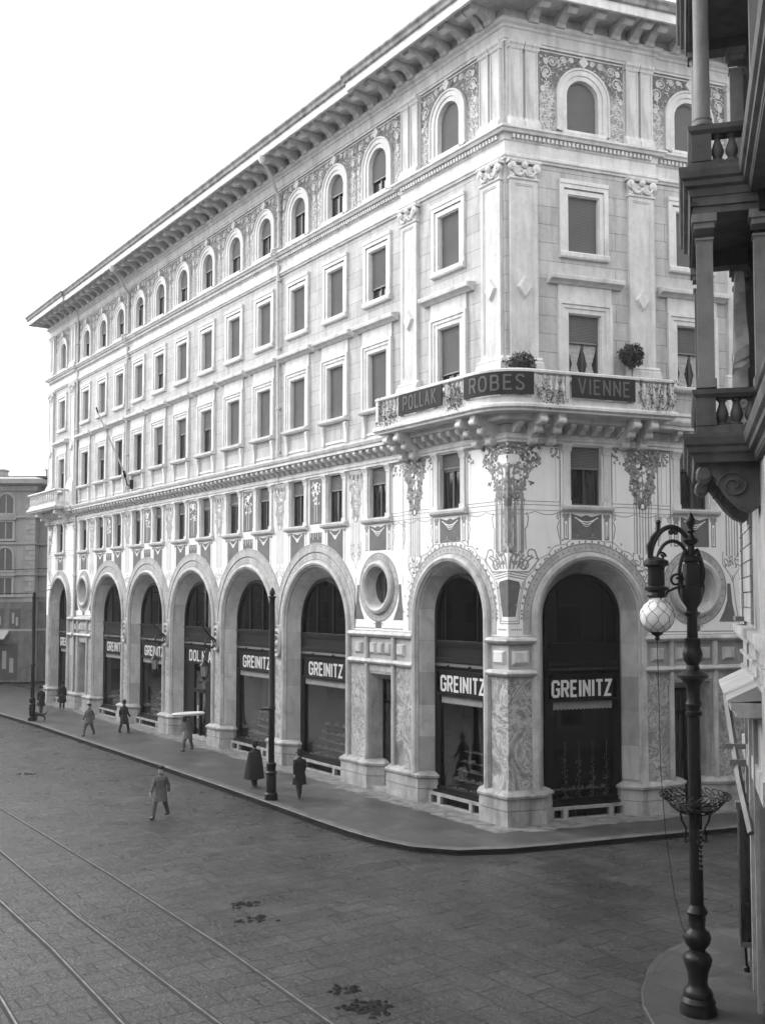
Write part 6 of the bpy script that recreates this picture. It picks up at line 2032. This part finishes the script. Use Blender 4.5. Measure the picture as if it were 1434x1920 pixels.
    m = MB(); m.lathe([(.02, 1.765), (.06, 1.755), (.088, 1.71), (.093, 1.65), (.085, 1.60), (.06, 1.56)], (0, -.012 + hy, 0), 14); obj('hair', m, M['hair'], t, smooth=True)
    # keep the face clear of the hair volume
    m = MB()
    if hat == 'bowler': m.lathe([(.145, 1.685), (.15, 1.70), (.098, 1.70), (.102, 1.76), (.09, 1.81), (.05, 1.84), (.01, 1.845)], (0, .005 + hy, 0), 18)
    elif hat == 'cap':  m.lathe([(.09, 1.70), (.12, 1.735), (.12, 1.76), (.06, 1.79), (.01, 1.795)], (0, .01 + hy, 0), 16); m.box(-.07, .07, .06 + hy, .15 + hy, 1.70, 1.715)
    elif hat == 'wide': m.lathe([(.20, 1.70), (.205, 1.715), (.11, 1.72), (.11, 1.79), (.08, 1.82), (.01, 1.825)], (0, hy, 0), 20)
    if hat: obj('hat', m, M['cloth_dark'], t, smooth=True)
    m = MB()
    for e in (-1, 1): m.lathe([(.002, -.01), (.009, -.005), (.010, .004), (.002, .01)], (e * .03, .094 + hy, 1.635), 8, 'y')
    obj('eyes', m, M['leather'], t); 
    m = MB(); m.box(-.022, .022, .085 + hy, .098 + hy, 1.562, 1.568); obj('mouth', m, M['dung'], t)
    return t
person(-5.05, 42.55, 35, 'person in a long dark cloak standing right behind the nearer black pole', 'cloth_dark', .36, .07, 1.0, 'wide', .05, cape=True)
person(-3.10, 40.3, 20, 'person in dark overcoat and bowler striding just right of the nearer black pole', 'cloth_dark', .52, .30, 1.0, 'bowler', .18)
person(-14.3, 59.5, -30, 'person in dark overcoat walking by the arcade two figures right of the dog', 'cloth_dark', .50, .26, 1.0, 'bowler', .15)
person(-21.5, 72.1, 10, 'person in black standing nearest the far end doorway, right of the umbrella carrier', 'cloth_dark', .45, .12, 1.02, 'bowler', .08)
person(-21.9, 68.9, -150, 'person with a pale jacket and dark skirt just right of the small dog', 'cloth_dark', .55, .24, 1.0, 'wide', .15, trousers='cloth_mid')
person(-7.69, 37.44, 160, 'person in grey crossing the road alone, below the kerb', 'cloth_mid', .60, .34, 1.0, 'cap', .22, z=-.136, trousers='cloth_mid')
person(-15.9, 58.3, 150, 'person in a mid grey coat on the pavement between the two far walkers', 'cloth_mid', .70, .30, .97, 'cap', .2, trousers='cloth_mid')
pb = person(-9.5, 52.6, 150, 'person in grey carrying a long pale tray on the head', 'cloth_mid', .62, .24, .97, None, .1, carry='both', trousers='cloth_mid')
tr = thing('tray', 'long pale rounded tray carried on a walker head before the shop door', 'tray', (-9.5, 52.6, 1.72), radians(35))
m = MB(); m.lathe([(.30, 0), (.42, .02), (.46, .10), (.42, .14), (.36, .12), (.01, .16)], (0, 0, 0), 22)
m.v = [(x * 1.9, y, z) for x, y, z in m.v]
obj('tray_body', m, M['lettering'], tr, smooth=True)
# dog
t = thing('dog', 'small black dog with raised tail beside the foot of the far pole', 'dog', (-20.75, 65.35, 0), radians(0)); t.scale = (1.25, 1.25, 1.25)
V = [(0, 0, .30), (-.14, 0, .31), (-.24, 0, .33), (-.32, 0, .40), (-.39, 0, .43), (-.46, 0, .41), (.13, 0, .31), (.20, 0, .33)]
Rd = [(.07, .08), (.085, .095), (.075, .085), .05, .05, .028, .07, .05]
Ed = [(0, 1), (1, 2), (2, 3), (3, 4), (4, 5), (0, 6), (6, 7)]
def dv(p, r, l): V.append(p); Rd.append(r); Ed.append((l, len(V) - 1)); return len(V) - 1
tl = dv((.28, 0, .42), .016, 7); tl = dv((.34, 0, .55), .014, tl); dv((.33, 0, .64), .010, tl)
for e in (-1, 1):
    a = dv((-.22, e * .06, .22), .032, 2); b = dv((-.21, e * .06, .12), .02, a); c = dv((-.22, e * .06, .03), .017, b); dv((-.25, e * .06, .012), .018, c)
    a = dv((.13, e * .06, .22), .04, 6); b = dv((.20, e * .06, .13), .022, a); c = dv((.17, e * .06, .03), .016, b); dv((.14, e * .06, .012), .018, c)
    dv((-.37, e * .045, .50), .014, 4)
skin_body(V, Ed, Rd, 'body', M['fur'], t)

# =================================================================== HAZE
hz = MB(); hz.box(-240, 240, -55, 380, -1, 33)
hm = bpy.data.materials.new('thin_haze'); hm.use_nodes = True
nt = hm.node_tree; nt.nodes.clear()
o_ = nt.nodes.new('ShaderNodeOutputMaterial'); pvn = nt.nodes.new('ShaderNodeVolumePrincipled')
pvn.inputs['Color'].default_value = (.95, .95, .95, 1); pvn.inputs['Density'].default_value = .0003; pvn.inputs['Anisotropy'].default_value = .3
nt.links.new(pvn.outputs[0], o_.inputs['Volume'])
h = obj('haze', hz, hm); tag(h, kind='stuff')
